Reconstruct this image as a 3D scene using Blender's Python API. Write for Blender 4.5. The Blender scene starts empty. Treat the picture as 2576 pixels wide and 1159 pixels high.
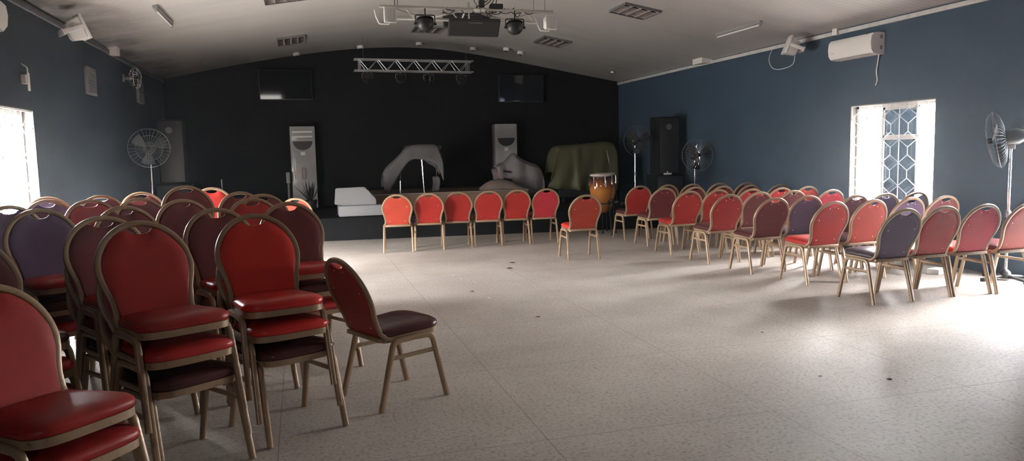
import bpy, bmesh, math, random
import numpy as np
from mathutils import Vector, Matrix
random.seed(7)
SC = bpy.context.scene
COL = SC.collection
HAZE = .0021
XL, XR, YB, YF = -2.65, 7.48, 17.2, -5.0        # left / right / stage-end / entrance-end walls

# ------------------------------------------------------------------ materials
def mat(name, col, rough=.5, metal=0., spec=.5, coat=0., sheen=0., noise=None, bump=None):
    """principled material; noise=(scale, colour2, lo, hi) mottles the colour, bump=(scale, strength)"""
    m = bpy.data.materials.new(name); m.use_nodes = True
    nt = m.node_tree; b = nt.nodes['Principled BSDF']
    b.inputs['Base Color'].default_value = (*col, 1); b.inputs['Roughness'].default_value = rough
    b.inputs['Metallic'].default_value = metal; b.inputs['Specular IOR Level'].default_value = spec
    b.inputs['Coat Weight'].default_value = coat; b.inputs['Sheen Weight'].default_value = sheen
    tc = nt.nodes.new('ShaderNodeTexCoord')
    if noise:
        n = nt.nodes.new('ShaderNodeTexNoise'); n.inputs['Scale'].default_value = noise[0]
        n.inputs['Detail'].default_value = 6; n.inputs['Roughness'].default_value = .65
        r = nt.nodes.new('ShaderNodeValToRGB')
        r.color_ramp.elements[0].position = noise[2]; r.color_ramp.elements[1].position = noise[3]
        r.color_ramp.elements[0].color = (*col, 1); r.color_ramp.elements[1].color = (*noise[1], 1)
        nt.links.new(tc.outputs['Object'], n.inputs['Vector']); nt.links.new(n.outputs['Fac'], r.inputs['Fac'])
        nt.links.new(r.outputs['Color'], b.inputs['Base Color'])
    if bump:
        n = nt.nodes.new('ShaderNodeTexNoise'); n.inputs['Scale'].default_value = bump[0]; n.inputs['Detail'].default_value = 4
        u = nt.nodes.new('ShaderNodeBump'); u.inputs['Strength'].default_value = bump[1]; u.inputs['Distance'].default_value = .01
        nt.links.new(tc.outputs['Object'], n.inputs['Vector']); nt.links.new(n.outputs['Fac'], u.inputs['Height'])
        nt.links.new(u.outputs['Normal'], b.inputs['Normal'])
    return m

M = {}
M['gold'] = mat('worn gold paint', (.31, .208, .128), .36, .2, noise=(38, (.10, .055, .03), .60, .72))
M['stud'] = mat('chrome stud', (.85, .85, .85), .12, 1)
def vinyl(n, c, c2, r): return mat(n, c, r, 0, .28, noise=(5, c2, .42, .72), bump=(6, .25))
M['red'] = vinyl('red back fabric', (.36, .026, .020), (.30, .021, .018), .55)
M['scarlet'] = vinyl('scarlet back fabric', (.60, .030, .017), (.50, .026, .015), .5)
M['seat_scarlet'] = vinyl('scarlet seat vinyl', (.58, .034, .028), (.52, .030, .026), .3)
M['brick'] = vinyl('orange red back fabric', (.37, .046, .026), (.30, .036, .022), .55)
M['crimson'] = vinyl('crimson back fabric', (.42, .030, .042), (.34, .024, .036), .55)
M['wine'] = vinyl('dark red back fabric', (.31, .018, .015), (.26, .015, .013), .55)
M['maroon'] = vinyl('maroon back fabric', (.125, .022, .022), (.10, .018, .02), .55)
M['purple'] = vinyl('purple back fabric', (.095, .052, .105), (.075, .042, .085), .6)
M['seat_red'] = vinyl('red seat vinyl', (.42, .030, .026), (.36, .026, .024), .36)
M['seat_wine'] = vinyl('dark red seat vinyl', (.30, .018, .015), (.25, .016, .014), .42)
M['seat_maroon'] = vinyl('maroon seat vinyl', (.075, .024, .026), (.055, .02, .022), .26)
M['seat_purple'] = vinyl('purple seat vinyl', (.06, .04, .055), (.05, .034, .048), .35)
M['white_plastic'] = mat('white plastic', (.72, .71, .68), .35)
M['ac_white'] = mat('glossy off-white panel', (.36, .36, .37), .16, noise=(3, (.31, .31, .32), .4, .7))
M['grey_plastic'] = mat('grey plastic', (.25, .25, .25), .5)
M['louvre_grey'] = mat('dull grey plastic', (.10, .10, .105), .5)
M['fan_wire'] = mat('dull fan wire', (.10, .11, .12), .45, .3)
M['fan_black'] = mat('matt black fan', (.010, .010, .011), .7, spec=.15)
M['black'] = mat('black plastic', (.012, .012, .013), .45)
M['black_satin'] = mat('black painted metal', (.013, .013, .014), .45, spec=.3)
M['black_carpet'] = mat('black speaker carpet', (.010, .011, .012), .9, spec=.1)
M['screen'] = mat('dark glass screen', (.006, .006, .007), .04, spec=.6)
M['alu'] = mat('aluminium', (.36, .37, .38), .4, .7)
M['chrome'] = mat('chrome', (.85, .85, .85), .10, 1)
M['steel'] = mat('grey steel', (.24, .24, .24), .4, .7)
M['white_paint'] = mat('white gloss paint', (.74, .73, .70), .35)
M['truss_paint'] = mat('greyed white truss paint', (.46, .44, .41), .5)
M['grille_paint'] = mat('silver grille paint', (.62, .64, .66), .35, .3)
M['louvre'] = mat('mirror louvre', (.80, .70, .67), .10, 1)
M['dull_reflector'] = mat('dusty light reflector', (.50, .43, .41), .35, .35)
M['tarp'] = mat('olive tarpaulin', (.062, .060, .026), .6, noise=(20, (.20, .20, .15), .69, .74))
M['grey_cloth'] = mat('grey dust sheet', (.085, .082, .085), .85, bump=(60, .3))
M['grey_cloth2'] = mat('pale grey dust sheet', (.15, .138, .14), .8, bump=(60, .2))
M['white_cloth'] = mat('white cloth', (.22, .22, .23), .8, bump=(40, .2))
M['tan_cloth'] = mat('tan cover', (.15, .115, .10), .8)
M['stage_black'] = mat('black stage carpet', (.008, .008, .009), .95, spec=.1, bump=(90, .3))
M['stage_wood'] = mat('brown stage boards', (.17, .105, .07), .55, noise=(6, (.12, .075, .05), .4, .7))
M['skin_head'] = mat('drum head', (.50, .46, .40), .55)
M['plant'] = mat('dark leaves', (.012, .014, .010), .6)
M['paper'] = mat('white paper', (.8, .8, .78), .7)
M['crumb'] = mat('dark dirt', (.05, .04, .035), .9)
M['fan_blade'] = mat('dark fan blade', (.024, .025, .027), .6, spec=.2)
M['cable_black'] = mat('black cable', (.02, .02, .02), .5)
M['cable_white'] = mat('white cable', (.7, .7, .68), .45)
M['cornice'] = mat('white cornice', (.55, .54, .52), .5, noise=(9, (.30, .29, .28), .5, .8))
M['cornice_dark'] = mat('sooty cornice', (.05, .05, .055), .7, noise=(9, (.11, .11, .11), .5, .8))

def floor_mat():
    m = bpy.data.materials.new('terrazzo'); m.use_nodes = True; nt = m.node_tree; L = nt.links
    b = nt.nodes['Principled BSDF']; tc = nt.nodes.new('ShaderNodeTexCoord')
    n1 = nt.nodes.new('ShaderNodeTexVoronoi'); n1.inputs['Scale'].default_value = 60
    n2 = nt.nodes.new('ShaderNodeTexNoise'); n2.inputs['Scale'].default_value = 46; n2.inputs['Detail'].default_value = 5
    n3 = nt.nodes.new('ShaderNodeTexNoise'); n3.inputs['Scale'].default_value = .9; n3.inputs['Detail'].default_value = 8; n3.inputs['Roughness'].default_value = .6
    n4 = nt.nodes.new('ShaderNodeTexNoise'); n4.inputs['Scale'].default_value = 7; n4.inputs['Detail'].default_value = 9; n4.inputs['Roughness'].default_value = .75
    for n in (n1, n2, n3, n4): L.new(tc.outputs['Object'], n.inputs['Vector'])
    def ramp(a, ca, c, cc):
        r = nt.nodes.new('ShaderNodeValToRGB'); e = r.color_ramp.elements
        e[0].position = a; e[0].color = (*ca, 1); e[1].position = c; e[1].color = (*cc, 1); return r
    def mix(mode, f, a, bb):
        x = nt.nodes.new('ShaderNodeMix'); x.data_type = 'RGBA'; x.blend_type = mode
        if isinstance(f, float): x.inputs[0].default_value = f
        else: L.new(f, x.inputs[0])
        for s, i in ((a, 6), (bb, 7)):
            if isinstance(s, tuple): x.inputs[i].default_value = s
            else: L.new(s, x.inputs[i])
        return x.outputs[2]
    chips = ramp(0, (.47, .425, .385), 1, (.55, .50, .455)); L.new(n1.outputs['Color'], chips.inputs['Fac'])
    spk = ramp(.33, (.66, .64, .62), .50, (1, 1, 1)); L.new(n2.outputs['Fac'], spk.inputs['Fac'])
    dirt = ramp(.35, (.80, .78, .76), .65, (1.03, 1.03, 1.02)); L.new(n3.outputs['Fac'], dirt.inputs['Fac'])
    scuff = ramp(.28, (.55, .53, .52), .36, (1, 1, 1)); L.new(n4.outputs['Fac'], scuff.inputs['Fac'])
    c = mix('MULTIPLY', 1., chips.outputs['Color'], spk.outputs['Color'])
    c = mix('MULTIPLY', 1., c, dirt.outputs['Color']); c = mix('MULTIPLY', 1., c, scuff.outputs['Color'])
    # divider strips: every 1.35 m both ways
    sx = nt.nodes.new('ShaderNodeSeparateXYZ'); L.new(tc.outputs['Object'], sx.inputs[0])
    outs = []
    for ax, per, off in (('X', 1.343, 1.165), ('Y', 1.343, 3.62)):
        a = nt.nodes.new('ShaderNodeMath'); a.operation = 'SUBTRACT'; L.new(sx.outputs[ax], a.inputs[0]); a.inputs[1].default_value = off - per / 2 - per * 20
        p = nt.nodes.new('ShaderNodeMath'); p.operation = 'MODULO'; L.new(a.outputs[0], p.inputs[0]); p.inputs[1].default_value = per
        d = nt.nodes.new('ShaderNodeMath'); d.operation = 'SUBTRACT'; L.new(p.outputs[0], d.inputs[0]); d.inputs[1].default_value = per / 2
        e = nt.nodes.new('ShaderNodeMath'); e.operation = 'ABSOLUTE'; L.new(d.outputs[0], e.inputs[0])
        f = nt.nodes.new('ShaderNodeMath'); f.operation = 'LESS_THAN'; L.new(e.outputs[0], f.inputs[0]); f.inputs[1].default_value = .003
        outs.append(f.outputs[0])
    g = nt.nodes.new('ShaderNodeMath'); g.operation = 'MAXIMUM'; L.new(outs[0], g.inputs[0]); L.new(outs[1], g.inputs[1])
    c = mix('MIX', g.outputs[0], c, (.27, .235, .205, 1))
    L.new(c, b.inputs['Base Color']); b.inputs['Roughness'].default_value = .55; b.inputs['Specular IOR Level'].default_value = .3
    return m
def ceiling_mat():
    m = bpy.data.materials.new('pvc ceiling strips'); m.use_nodes = True; nt = m.node_tree; L = nt.links
    b = nt.nodes['Principled BSDF']; tc = nt.nodes.new('ShaderNodeTexCoord'); sx = nt.nodes.new('ShaderNodeSeparateXYZ')
    L.new(tc.outputs['Object'], sx.inputs[0])
    a = nt.nodes.new('ShaderNodeMath'); a.operation = 'ADD'; L.new(sx.outputs['Y'], a.inputs[0]); a.inputs[1].default_value = 105
    p = nt.nodes.new('ShaderNodeMath'); p.operation = 'MODULO'; L.new(a.outputs[0], p.inputs[0]); p.inputs[1].default_value = .10
    f = nt.nodes.new('ShaderNodeMath'); f.operation = 'LESS_THAN'; L.new(p.outputs[0], f.inputs[0]); f.inputs[1].default_value = .014
    n = nt.nodes.new('ShaderNodeTexNoise'); n.inputs['Scale'].default_value = .8; n.inputs['Detail'].default_value = 6
    mp = nt.nodes.new('ShaderNodeMapping'); mp.inputs['Scale'].default_value = (.35, 2.2, 1); L.new(tc.outputs['Object'], mp.inputs[0]); L.new(mp.outputs[0], n.inputs['Vector'])
    r = nt.nodes.new('ShaderNodeValToRGB'); e = r.color_ramp.elements
    e[0].position = .30; e[0].color = (.36, .345, .33, 1); e[1].position = .50; e[1].color = (.43, .41, .392, 1); L.new(n.outputs['Fac'], r.inputs['Fac'])
    x = nt.nodes.new('ShaderNodeMix'); x.data_type = 'RGBA'; x.blend_type = 'MULTIPLY'
    x.inputs[7].default_value = (.80, .79, .78, 1); L.new(r.outputs['Color'], x.inputs[6]); L.new(f.outputs[0], x.inputs[0])
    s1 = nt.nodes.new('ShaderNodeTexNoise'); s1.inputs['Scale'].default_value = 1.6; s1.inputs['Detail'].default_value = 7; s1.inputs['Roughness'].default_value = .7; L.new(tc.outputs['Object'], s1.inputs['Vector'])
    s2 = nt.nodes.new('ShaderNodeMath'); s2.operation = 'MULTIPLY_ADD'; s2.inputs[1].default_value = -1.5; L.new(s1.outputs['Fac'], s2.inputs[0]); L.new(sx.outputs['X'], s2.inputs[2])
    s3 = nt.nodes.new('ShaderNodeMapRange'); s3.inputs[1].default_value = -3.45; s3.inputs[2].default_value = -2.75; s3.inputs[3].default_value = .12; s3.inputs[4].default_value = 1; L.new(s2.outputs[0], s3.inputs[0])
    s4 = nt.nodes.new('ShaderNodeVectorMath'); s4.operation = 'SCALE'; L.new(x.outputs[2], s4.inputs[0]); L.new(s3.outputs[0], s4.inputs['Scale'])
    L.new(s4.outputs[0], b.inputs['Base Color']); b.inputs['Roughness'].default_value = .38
    bp = nt.nodes.new('ShaderNodeBump'); bp.inputs['Strength'].default_value = .25; bp.inputs['Distance'].default_value = .01
    bp.invert = True; L.new(f.outputs[0], bp.inputs['Height']); L.new(bp.outputs['Normal'], b.inputs['Normal'])
    return m
def glass_mat():
    m = bpy.data.materials.new('tinted sliding glass'); m.use_nodes = True; nt = m.node_tree; L = nt.links
    o = nt.nodes['Material Output']; nt.nodes.remove(nt.nodes['Principled BSDF'])
    t = nt.nodes.new('ShaderNodeBsdfTransparent'); t.inputs[0].default_value = (.205, .225, .245, 1)
    g = nt.nodes.new('ShaderNodeBsdfGlossy'); g.inputs['Roughness'].default_value = .05; g.inputs[0].default_value = (.9, .95, 1, 1)
    x = nt.nodes.new('ShaderNodeMixShader'); x.inputs[0].default_value = .06
    L.new(t.outputs[0], x.inputs[1]); L.new(g.outputs[0], x.inputs[2]); L.new(x.outputs[0], o.inputs['Surface']); return m
def wall_mat(name, c, c2, bs=.15, rough=.5, spec=.3):
    return mat(name, c, rough, 0, spec, noise=(1.3, c2, .35, .7), bump=(14, bs))
M['floor'] = floor_mat(); M['ceiling'] = ceiling_mat(); M['glass'] = glass_mat()
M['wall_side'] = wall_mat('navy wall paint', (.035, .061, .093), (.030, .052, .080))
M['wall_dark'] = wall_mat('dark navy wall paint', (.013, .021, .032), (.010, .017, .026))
M['wall_back'] = wall_mat('black wall paint', (.0075, .0075, .009), (.006, .006, .0075), rough=.75, spec=.15)
M['reveal'] = mat('dusty window reveal', (.16, .15, .14), .8, spec=.1)
def conga_mat():
    m = bpy.data.materials.new('sunburst drum shell'); m.use_nodes = True; nt = m.node_tree; L = nt.links
    b = nt.nodes['Principled BSDF']; tc = nt.nodes.new('ShaderNodeTexCoord'); s = nt.nodes.new('ShaderNodeSeparateXYZ')
    L.new(tc.outputs['Object'], s.inputs[0]); r = nt.nodes.new('ShaderNodeValToRGB'); e = r.color_ramp.elements
    e[0].position = .40; e[0].color = (.30, .10, .025, 1); e[1].position = 1.0; e[1].color = (.035, .010, .006, 1)
    for p, c in ((.55, (.52, .21, .045, 1)), (.78, (.50, .19, .04, 1)), (.90, (.20, .055, .015, 1))):
        q = e.new(p); q.color = c
    L.new(s.outputs['Z'], r.inputs['Fac']); L.new(r.outputs['Color'], b.inputs['Base Color']); b.inputs['Roughness'].default_value = .12
    b.inputs['Coat Weight'].default_value = .6; return m
M['conga'] = conga_mat()

# ------------------------------------------------------------------ mesh helpers
def link(o, parent=None):
    COL.objects.link(o)
    if parent is not None: o.parent = parent
    return o
def obj(name, bm, m, parent=None, smooth=True, loc=None, rotz=None):
    me = bpy.data.meshes.new(name)
    bmesh.ops.remove_doubles(bm, verts=bm.verts, dist=1e-6)
    bmesh.ops.recalc_face_normals(bm, faces=bm.faces)
    bm.to_mesh(me); bm.free()
    for mm in (m if isinstance(m, (list, tuple)) else [m]): me.materials.append(M[mm] if isinstance(mm, str) else mm)
    if smooth:
        me.polygons.foreach_set('use_smooth', [True] * len(me.polygons))
        try: me.set_sharp_from_angle(angle=math.radians(38))
        except Exception: pass
    o = link(bpy.data.objects.new(name, me), parent)
    if loc: o.location = loc
    if rotz is not None: o.rotation_euler = (0, 0, rotz)
    return o
def thing(name, label, cat, loc=(0, 0, 0), rotz=0., group=None):
    o = bpy.data.objects.new(name, None); o.empty_display_size = .1; COL.objects.link(o)
    o.location = loc; o.rotation_euler = (0, 0, rotz); o['label'] = label; o['category'] = cat
    if group: o['group'] = group
    return o
def tag(o, label, cat, group=None, kind=None):
    o['label'] = label; o['category'] = cat
    if group: o['group'] = group
    if kind: o['kind'] = kind
    return o
def struct(o, label=None):
    o['kind'] = 'structure'
    if label: o['label'] = label
    return o
def box(bm, x0, x1, y0, y1, z0, z1, bev=0., mi=0, mtx=None):
    vs = [bm.verts.new((x, y, z)) for x in (x0, x1) for y in (y0, y1) for z in (z0, z1)]
    fs = [bm.faces.new([vs[i] for i in f]) for f in ((0, 1, 3, 2), (4, 6, 7, 5), (0, 4, 5, 1), (2, 3, 7, 6), (0, 2, 6, 4), (1, 5, 7, 3))]
    for f in fs: f.material_index = mi
    if bev > 0:
        es = list({e for f in fs for e in f.edges})
        r = bmesh.ops.bevel(bm, geom=es, offset=bev, segments=2, affect='EDGES', profile=.5)
        vs = list({v for f in r['faces'] for v in f.verts} | {v for v in vs if v.is_valid})
        for f in r['faces']: f.material_index = mi
    if mtx is not None:
        for v in vs:
            if v.is_valid: v.co = mtx @ v.co
    return vs
def frames(P, closed=False, up0=None):
    n = len(P); T = []
    for i in range(n):
        a = P[(i - 1) % n] if (closed or i > 0) else P[i]; b = P[(i + 1) % n] if (closed or i < n - 1) else P[i]
        T.append((b - a).normalized())
    up = Vector(up0) if up0 else (Vector((0, 0, 1)) if abs(T[0].z) < .9 else Vector((0, 1, 0)))
    out = []
    for t in T:
        u = up - t * up.dot(t)
        if u.length < 1e-5: u = t.orthogonal()
        u.normalize(); out.append((t, u, t.cross(u).normalized())); up = u
    return out
def sweep(bm, pts, prof, closed=False, up0=None, cap=True, mi=0, fixed_up=False, scales=None):
    P = [Vector(p) for p in pts]; F = frames(P, closed, up0); rings = []
    for k, (p, (t, u, s)) in enumerate(zip(P, F)):
        if fixed_up:
            uu = Vector(up0); uu = (uu - t * uu.dot(t))
            if uu.length > 1e-4: u = uu.normalized(); s = t.cross(u).normalized()
        sc = scales[k] if scales else 1.
        rings.append([bm.verts.new(p + s * (a * sc) + u * (b * sc)) for a, b in prof])
    m = len(prof); n = len(rings)
    for i in range(n if closed else n - 1):
        A, B = rings[i], rings[(i + 1) % n]
        for j in range(m):
            f = bm.faces.new((A[j], A[(j + 1) % m], B[(j + 1) % m], B[j])); f.material_index = mi
    if cap and not closed:
        f = bm.faces.new(rings[0][::-1]); f.material_index = mi
        f = bm.faces.new(rings[-1]); f.material_index = mi
def circ(r, n=8): return [(r * math.cos(2 * math.pi * i / n), r * math.sin(2 * math.pi * i / n)) for i in range(n)]
def rrect(w, d, r=.006):
    out = []
    for cx, cy, a0 in ((w / 2 - r, d / 2 - r, 0), (-w / 2 + r, d / 2 - r, 90), (-w / 2 + r, -d / 2 + r, 180), (w / 2 - r, -d / 2 + r, 270)):
        for a in (0, 45, 90):
            q = math.radians(a0 + a); out.append((cx + r * math.cos(q), cy + r * math.sin(q)))
    return out
def tube(bm, pts, r, n=8, closed=False, mi=0): sweep(bm, pts, circ(r, n), closed, mi=mi)
def rod(bm, a, b, r, n=8, mi=0): tube(bm, [a, b], r, n, mi=mi)
def lathe(bm, prof, n=24, mi=0, mtx=None, capt=True, capb=True):
    rings = []
    for r, z in prof:
        rings.append([bm.verts.new((r * math.cos(2 * math.pi * i / n), r * math.sin(2 * math.pi * i / n), z)) for i in range(n)])
    for A, B in zip(rings, rings[1:]):
        for j in range(n):
            f = bm.faces.new((A[j], A[(j + 1) % n], B[(j + 1) % n], B[j])); f.material_index = mi
    if capb: f = bm.faces.new(rings[0][::-1]); f.material_index = mi
    if capt: f = bm.faces.new(rings[-1]); f.material_index = mi
    if mtx is not None:
        for R in rings:
            for v in R: v.co = mtx @ v.co
def fillet(pts, r, n=6):
    """round the inner corners of a polyline"""
    P = [Vector(p) for p in pts]; out = [P[0]]
    for a, b, c in zip(P, P[1:], P[2:]):
        d1 = (a - b).normalized(); d2 = (c - b).normalized(); ang = d1.angle(d2)
        t = min(r / math.tan(ang / 2), (a - b).length * .49, (c - b).length * .49)
        p, q = b + d1 * t, b + d2 * t
        for i in range(n + 1):
            s = i / n; out.append(p * (1 - s) ** 2 + b * 2 * s * (1 - s) + q * s * s)
    out.append(P[-1]); return out
def smoothpts(pts, n=8):
    P = [Vector(p) for p in pts]; P = [P[0] * 2 - P[1]] + P + [P[-1] * 2 - P[-2]]; out = []
    for a, b, c, d in zip(P, P[1:], P[2:], P[3:]):
        for i in range(n):
            t = i / n
            out.append(.5 * ((2 * b) + (c - a) * t + (2 * a - 5 * b + 4 * c - d) * t * t + (3 * b - a - 3 * c + d) * t ** 3))
    out.append(P[-2]); return out
def BM(): return bmesh.new()
def copy_tree(o, parent=None, over=None):
    c = o.copy(); COL.objects.link(c)
    if parent is not None: c.parent = parent
    for ch in list(o.children): copy_tree(ch, c)
    return c

# ------------------------------------------------------------------ room shell
ARX = [-2.90, -2.65, -1.15, .25, 1.37, 2.3, 3.25, 4.47, 6.11, 7.48, 7.73]
ARZ = [3.085, 3.14, 3.46, 3.70, 3.83, 3.87, 3.83, 3.655, 3.36, 3.12, 3.075]
_xs = np.linspace(-2.90, 7.73, 65)
_zs = np.interp(_xs, ARX, ARZ); _k = np.array([1, 2, 3, 4, 3, 2, 1.]); _k /= _k.sum()
_zs[3:-3] = np.convolve(_zs, _k, 'valid')
def ceil_z(x): return float(np.interp(x, _xs, _zs))
def ceil_slope(x): return math.atan2(ceil_z(x + .15) - ceil_z(x - .15), .30)

b = BM(); box(b, XL - .25, XR + .25, YF - .25, YB + .25, -.15, 0)
struct(obj('floor', b, 'floor', smooth=False), 'speckled beige terrazzo floor with thin divider strips')
b = BM()
lo = [[b.verts.new((x, y, z)) for x, z in zip(_xs, _zs)] for y in (YF - .2, YB + .2)]
hi = [[b.verts.new((x, y, z + .06)) for x, z in zip(_xs, _zs)] for y in (YF - .2, YB + .2)]
N = len(_xs)
for i in range(N - 1):
    b.faces.new((lo[0][i], lo[0][i + 1], lo[1][i + 1], lo[1][i])); b.faces.new((hi[0][i], hi[1][i], hi[1][i + 1], hi[0][i + 1]))
    for k in (0, 1): b.faces.new((lo[k][i], hi[k][i], hi[k][i + 1], lo[k][i + 1]))
for i in (0, N - 1): b.faces.new((lo[0][i], lo[1][i], hi[1][i], hi[0][i]))
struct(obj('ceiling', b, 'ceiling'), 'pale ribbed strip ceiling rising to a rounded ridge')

def side_wall(name, xin, xout, holes, m, zt):
    """wall slab between y=YF..YB with rectangular openings (y0,y1,z0,z1)"""
    b = BM(); ys = sorted({YF - .2, YB + .2} | {h[0] for h in holes} | {h[1] for h in holes})
    for y0, y1 in zip(ys, ys[1:]):
        hs = [h for h in holes if h[0] <= y0 + 1e-6 and h[1] >= y1 - 1e-6]
        zs = [-.02]
        for h in sorted(hs, key=lambda q: q[2]): zs += [h[2], h[3]]
        zs.append(zt)
        for z0, z1 in zip(zs[::2], zs[1::2]):
            if z1 - z0 > 1e-3: box(b, min(xin, xout), max(xin, xout), y0, y1, z0, z1)
    return struct(obj(name, b, m, smooth=False))
HOLE_R = [(7.62, 9.12, .66, 2.03), (5.62, 6.30, .02, 2.0)]
HOLE_L = [(7.52, 9.03, .90, 2.03), (9.5, 11.9, .04, .95)]  # low second opening is added, unseen behind the stacks, to light the floor
side_wall('wall_right', XR, XR + .2, HOLE_R, 'wall_side', 3.14)['label'] = 'navy blue painted side wall with the grilled window'
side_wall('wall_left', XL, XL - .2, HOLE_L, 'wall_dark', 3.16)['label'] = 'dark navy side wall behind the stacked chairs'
def gable(name, y0, y1, m, hole=None):
    b = BM(); xs = sorted(set(_xs) | ({hole[0], hole[1]} if hole else set()))
    for x0, x1 in zip(xs, xs[1:]):
        z0, z1 = ceil_z(x0) + .01, ceil_z(x1) + .01
        inh = hole and x0 >= hole[0] - 1e-6 and x1 <= hole[1] + 1e-6
        for a0, a1, t0, t1 in (((-.02, -.02, hole[2], hole[2]), (hole[3], hole[3], z0, z1)) if inh else ((-.02, -.02, z0, z1),)):
            v = [b.verts.new(p) for p in ((x0, y0, a0), (x1, y0, a1), (x1, y0, t1), (x0, y0, t0), (x0, y1, a0), (x1, y1, a1), (x1, y1, t1), (x0, y1, t0))]
            for f in ((0, 1, 2, 3), (7, 6, 5, 4), (0, 4, 5, 1), (2, 6, 7, 3), (0, 3, 7, 4), (1, 5, 6, 2)): b.faces.new([v[i] for i in f])
    return struct(obj(name, b, m, smooth=False))
gable('wall_back', YB, YB + .2, 'wall_back')['label'] = 'black wall behind the stage'
HOLE_F = (-1.75, -.75, 1.60, 2.05)
gable('wall_front', YF - .2, YF, 'wall_dark', HOLE_F)
# cornices
b = BM(); box(b, XR - .035, XR, YF, YB, 3.045, 3.10, .006)
struct(obj('trim_1', b, 'cornice'), 'white cornice strip along the blue wall')
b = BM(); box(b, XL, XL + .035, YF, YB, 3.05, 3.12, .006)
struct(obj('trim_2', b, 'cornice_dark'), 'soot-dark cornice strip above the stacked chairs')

# windows -----------------------------------------------------------------
def window(name, xin, sgn, hole, sash, grille=True, far=True, lab=None):
    y0, y1, z0, z1 = hole; xo = xin + sgn * .2
    w = bpy.data.objects.new(name, None); COL.objects.link(w); w['kind'] = 'structure'
    if lab: w['label'] = lab
    w.location = (xin, (y0 + y1) / 2, z0)
    def part(n, b, m, par=w, smooth=False):
        o = obj(n, b, m, par, smooth)
        if par is w: o.matrix_parent_inverse = Matrix.Translation(-Vector(w.location))
        return o
    X = lambda a, c: (min(a, c), max(a, c))
    b = BM(); t = .012                                        # plastered reveal lining
    a0, a1 = X(xin + sgn * .002, xo - sgn * .002)
    box(b, a0, a1, y0, y0 + t, z0, z1); box(b, a0, a1, y1 - t, y1, z0, z1); box(b, a0, a1, y0, y1, z1 - t, z1); box(b, a0, a1, y0, y1, z0, z0 + t)
    part('reveal', b, 'reveal')
    b = BM(); f0, f1 = X(xin + sgn * .10, xin + sgn * .17); t = .045
    for q in ((y0 + .012, y0 + .012 + t, z0 + .012, z1 - .012), (y1 - .012 - t, y1 - .012, z0 + .012, z1 - .012), (y0 + .012, y1 - .012, z1 - .012 - t, z1 - .012), (y0 + .012, y1 - .012, z0 + .012, z0 + .012 + t)):
        box(b, f0, f1, *q, .004)
    part('window_frame', b, 'white_paint')
    for k, (s0, s1) in enumerate(sash):
        g0, g1 = X(xin + sgn * (.112 + .026 * k), xin + sgn * (.134 + .026 * k)); t = .04
        b = BM(); zz0, zz1 = z0 + .05, z1 - .055; zm = z0 + (z1 - z0) * .665
        for q in ((s0, s0 + t, zz0, zz1), (s1 - t, s1, zz0, zz1), (s0, s1, zz1 - t, zz1), (s0, s1, zz0, zz0 + t), (s0, s1, zm - .032, zm + .032)): box(b, g0, g1, *q, .003)
        so = part('sliding_sash', b, 'white_paint')
        b = BM(); gm = (g0 + g1) / 2; box(b, gm - .003, gm + .003, s0 + t * .5, s1 - t * .5, zz0 + t * .5, zz1 - t * .5)
        o = obj('pane', b, 'glass', so, False); o['label'] = 'dark tinted glass pane'
    if grille:
        b = BM(); xg = xin + sgn * .02; g = .30; r = .0065
        nb = max(1, round((y1 - y0 - .02) / g)); ys = [y0 + .01 + (y1 - y0 - .02) * i / nb for i in range(nb + 1)]; g = ys[1] - ys[0]
        for y in ys: rod(b, (xg, y, z0 + .012), (xg, y, z1 - .012), r, 6)
        for z in (z0 + .018, z1 - .018): rod(b, (xg, y0 + .01, z), (xg, y1 - .01, z), r, 6)
        nk = int((z1 - z0) / .3) + 2; zt = z1 - .19
        for i in range(nb):
            ym = (ys[i] + ys[i + 1]) / 2
            for k in range(nk):
                zn = zt - .3 * k
                for zz, dz in ((zn, .1), (zn, -.1)):
                    for yy in (ys[i], ys[i + 1]):
                        if z0 < zz + dz < z1 and z0 < zz < z1: rod(b, (xg, yy, zz), (xg, ym, zz + dz), r * .8, 5)
                        elif z0 < zz + dz < z1 and zz <= z0:
                            f = (z0 + .02 - zz) / dz; rod(b, (xg, yy + (ym - yy) * f, z0 + .02), (xg, ym, zz + dz), r * .8, 5)
                        elif dz > 0 and zz + dz >= z1 > zz:
                            f = (z1 - .02 - zz) / dz; rod(b, (xg, yy, zz), (xg, yy + (ym - yy) * f, z1 - .02), r * .8, 5)
                za, zb = zn - .1, zn - .2
                if za > z0: rod(b, (xg, ym, za), (xg, ym, max(zb, z0 + .02)), r * .8, 5)
            if zt + .2 < z1: rod(b, (xg, ym, zt + .1), (xg, ym, z1 - .02), r * .8, 5)
            else: rod(b, (xg, ym, zt + .1), (xg, ym, min(z1 - .02, zt + .2)), r * .8, 5)
        part('burglar_grille', b, 'grille_paint', smooth=True)
    return w
window('window_1', XR, 1, HOLE_R[0], [(8.00, 8.62), (8.03, 8.65)], lab='grilled sliding window in the blue wall')
b = BM(); box(b, 6.68, 7.46, 5.44, 5.48, .02, 1.98, .003)
d = struct(obj('door_1', b, 'wall_side', smooth=False)); d['label'] = 'door leaf standing open into the hall beside the chair rows'
b = BM(); rod(b, (6.76, 5.48, 1.0), (6.76, 5.53, 1.0), .008); rod(b, (6.76, 5.53, 1.0), (6.88, 5.53, 1.0), .009); obj('door_handle', b, 'steel', d)
window('window_2', XL, -1, HOLE_L[0], [(7.55, 7.98), (7.57, 8.0)], lab='grilled sliding window in the wall by the stacked chairs')

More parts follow.
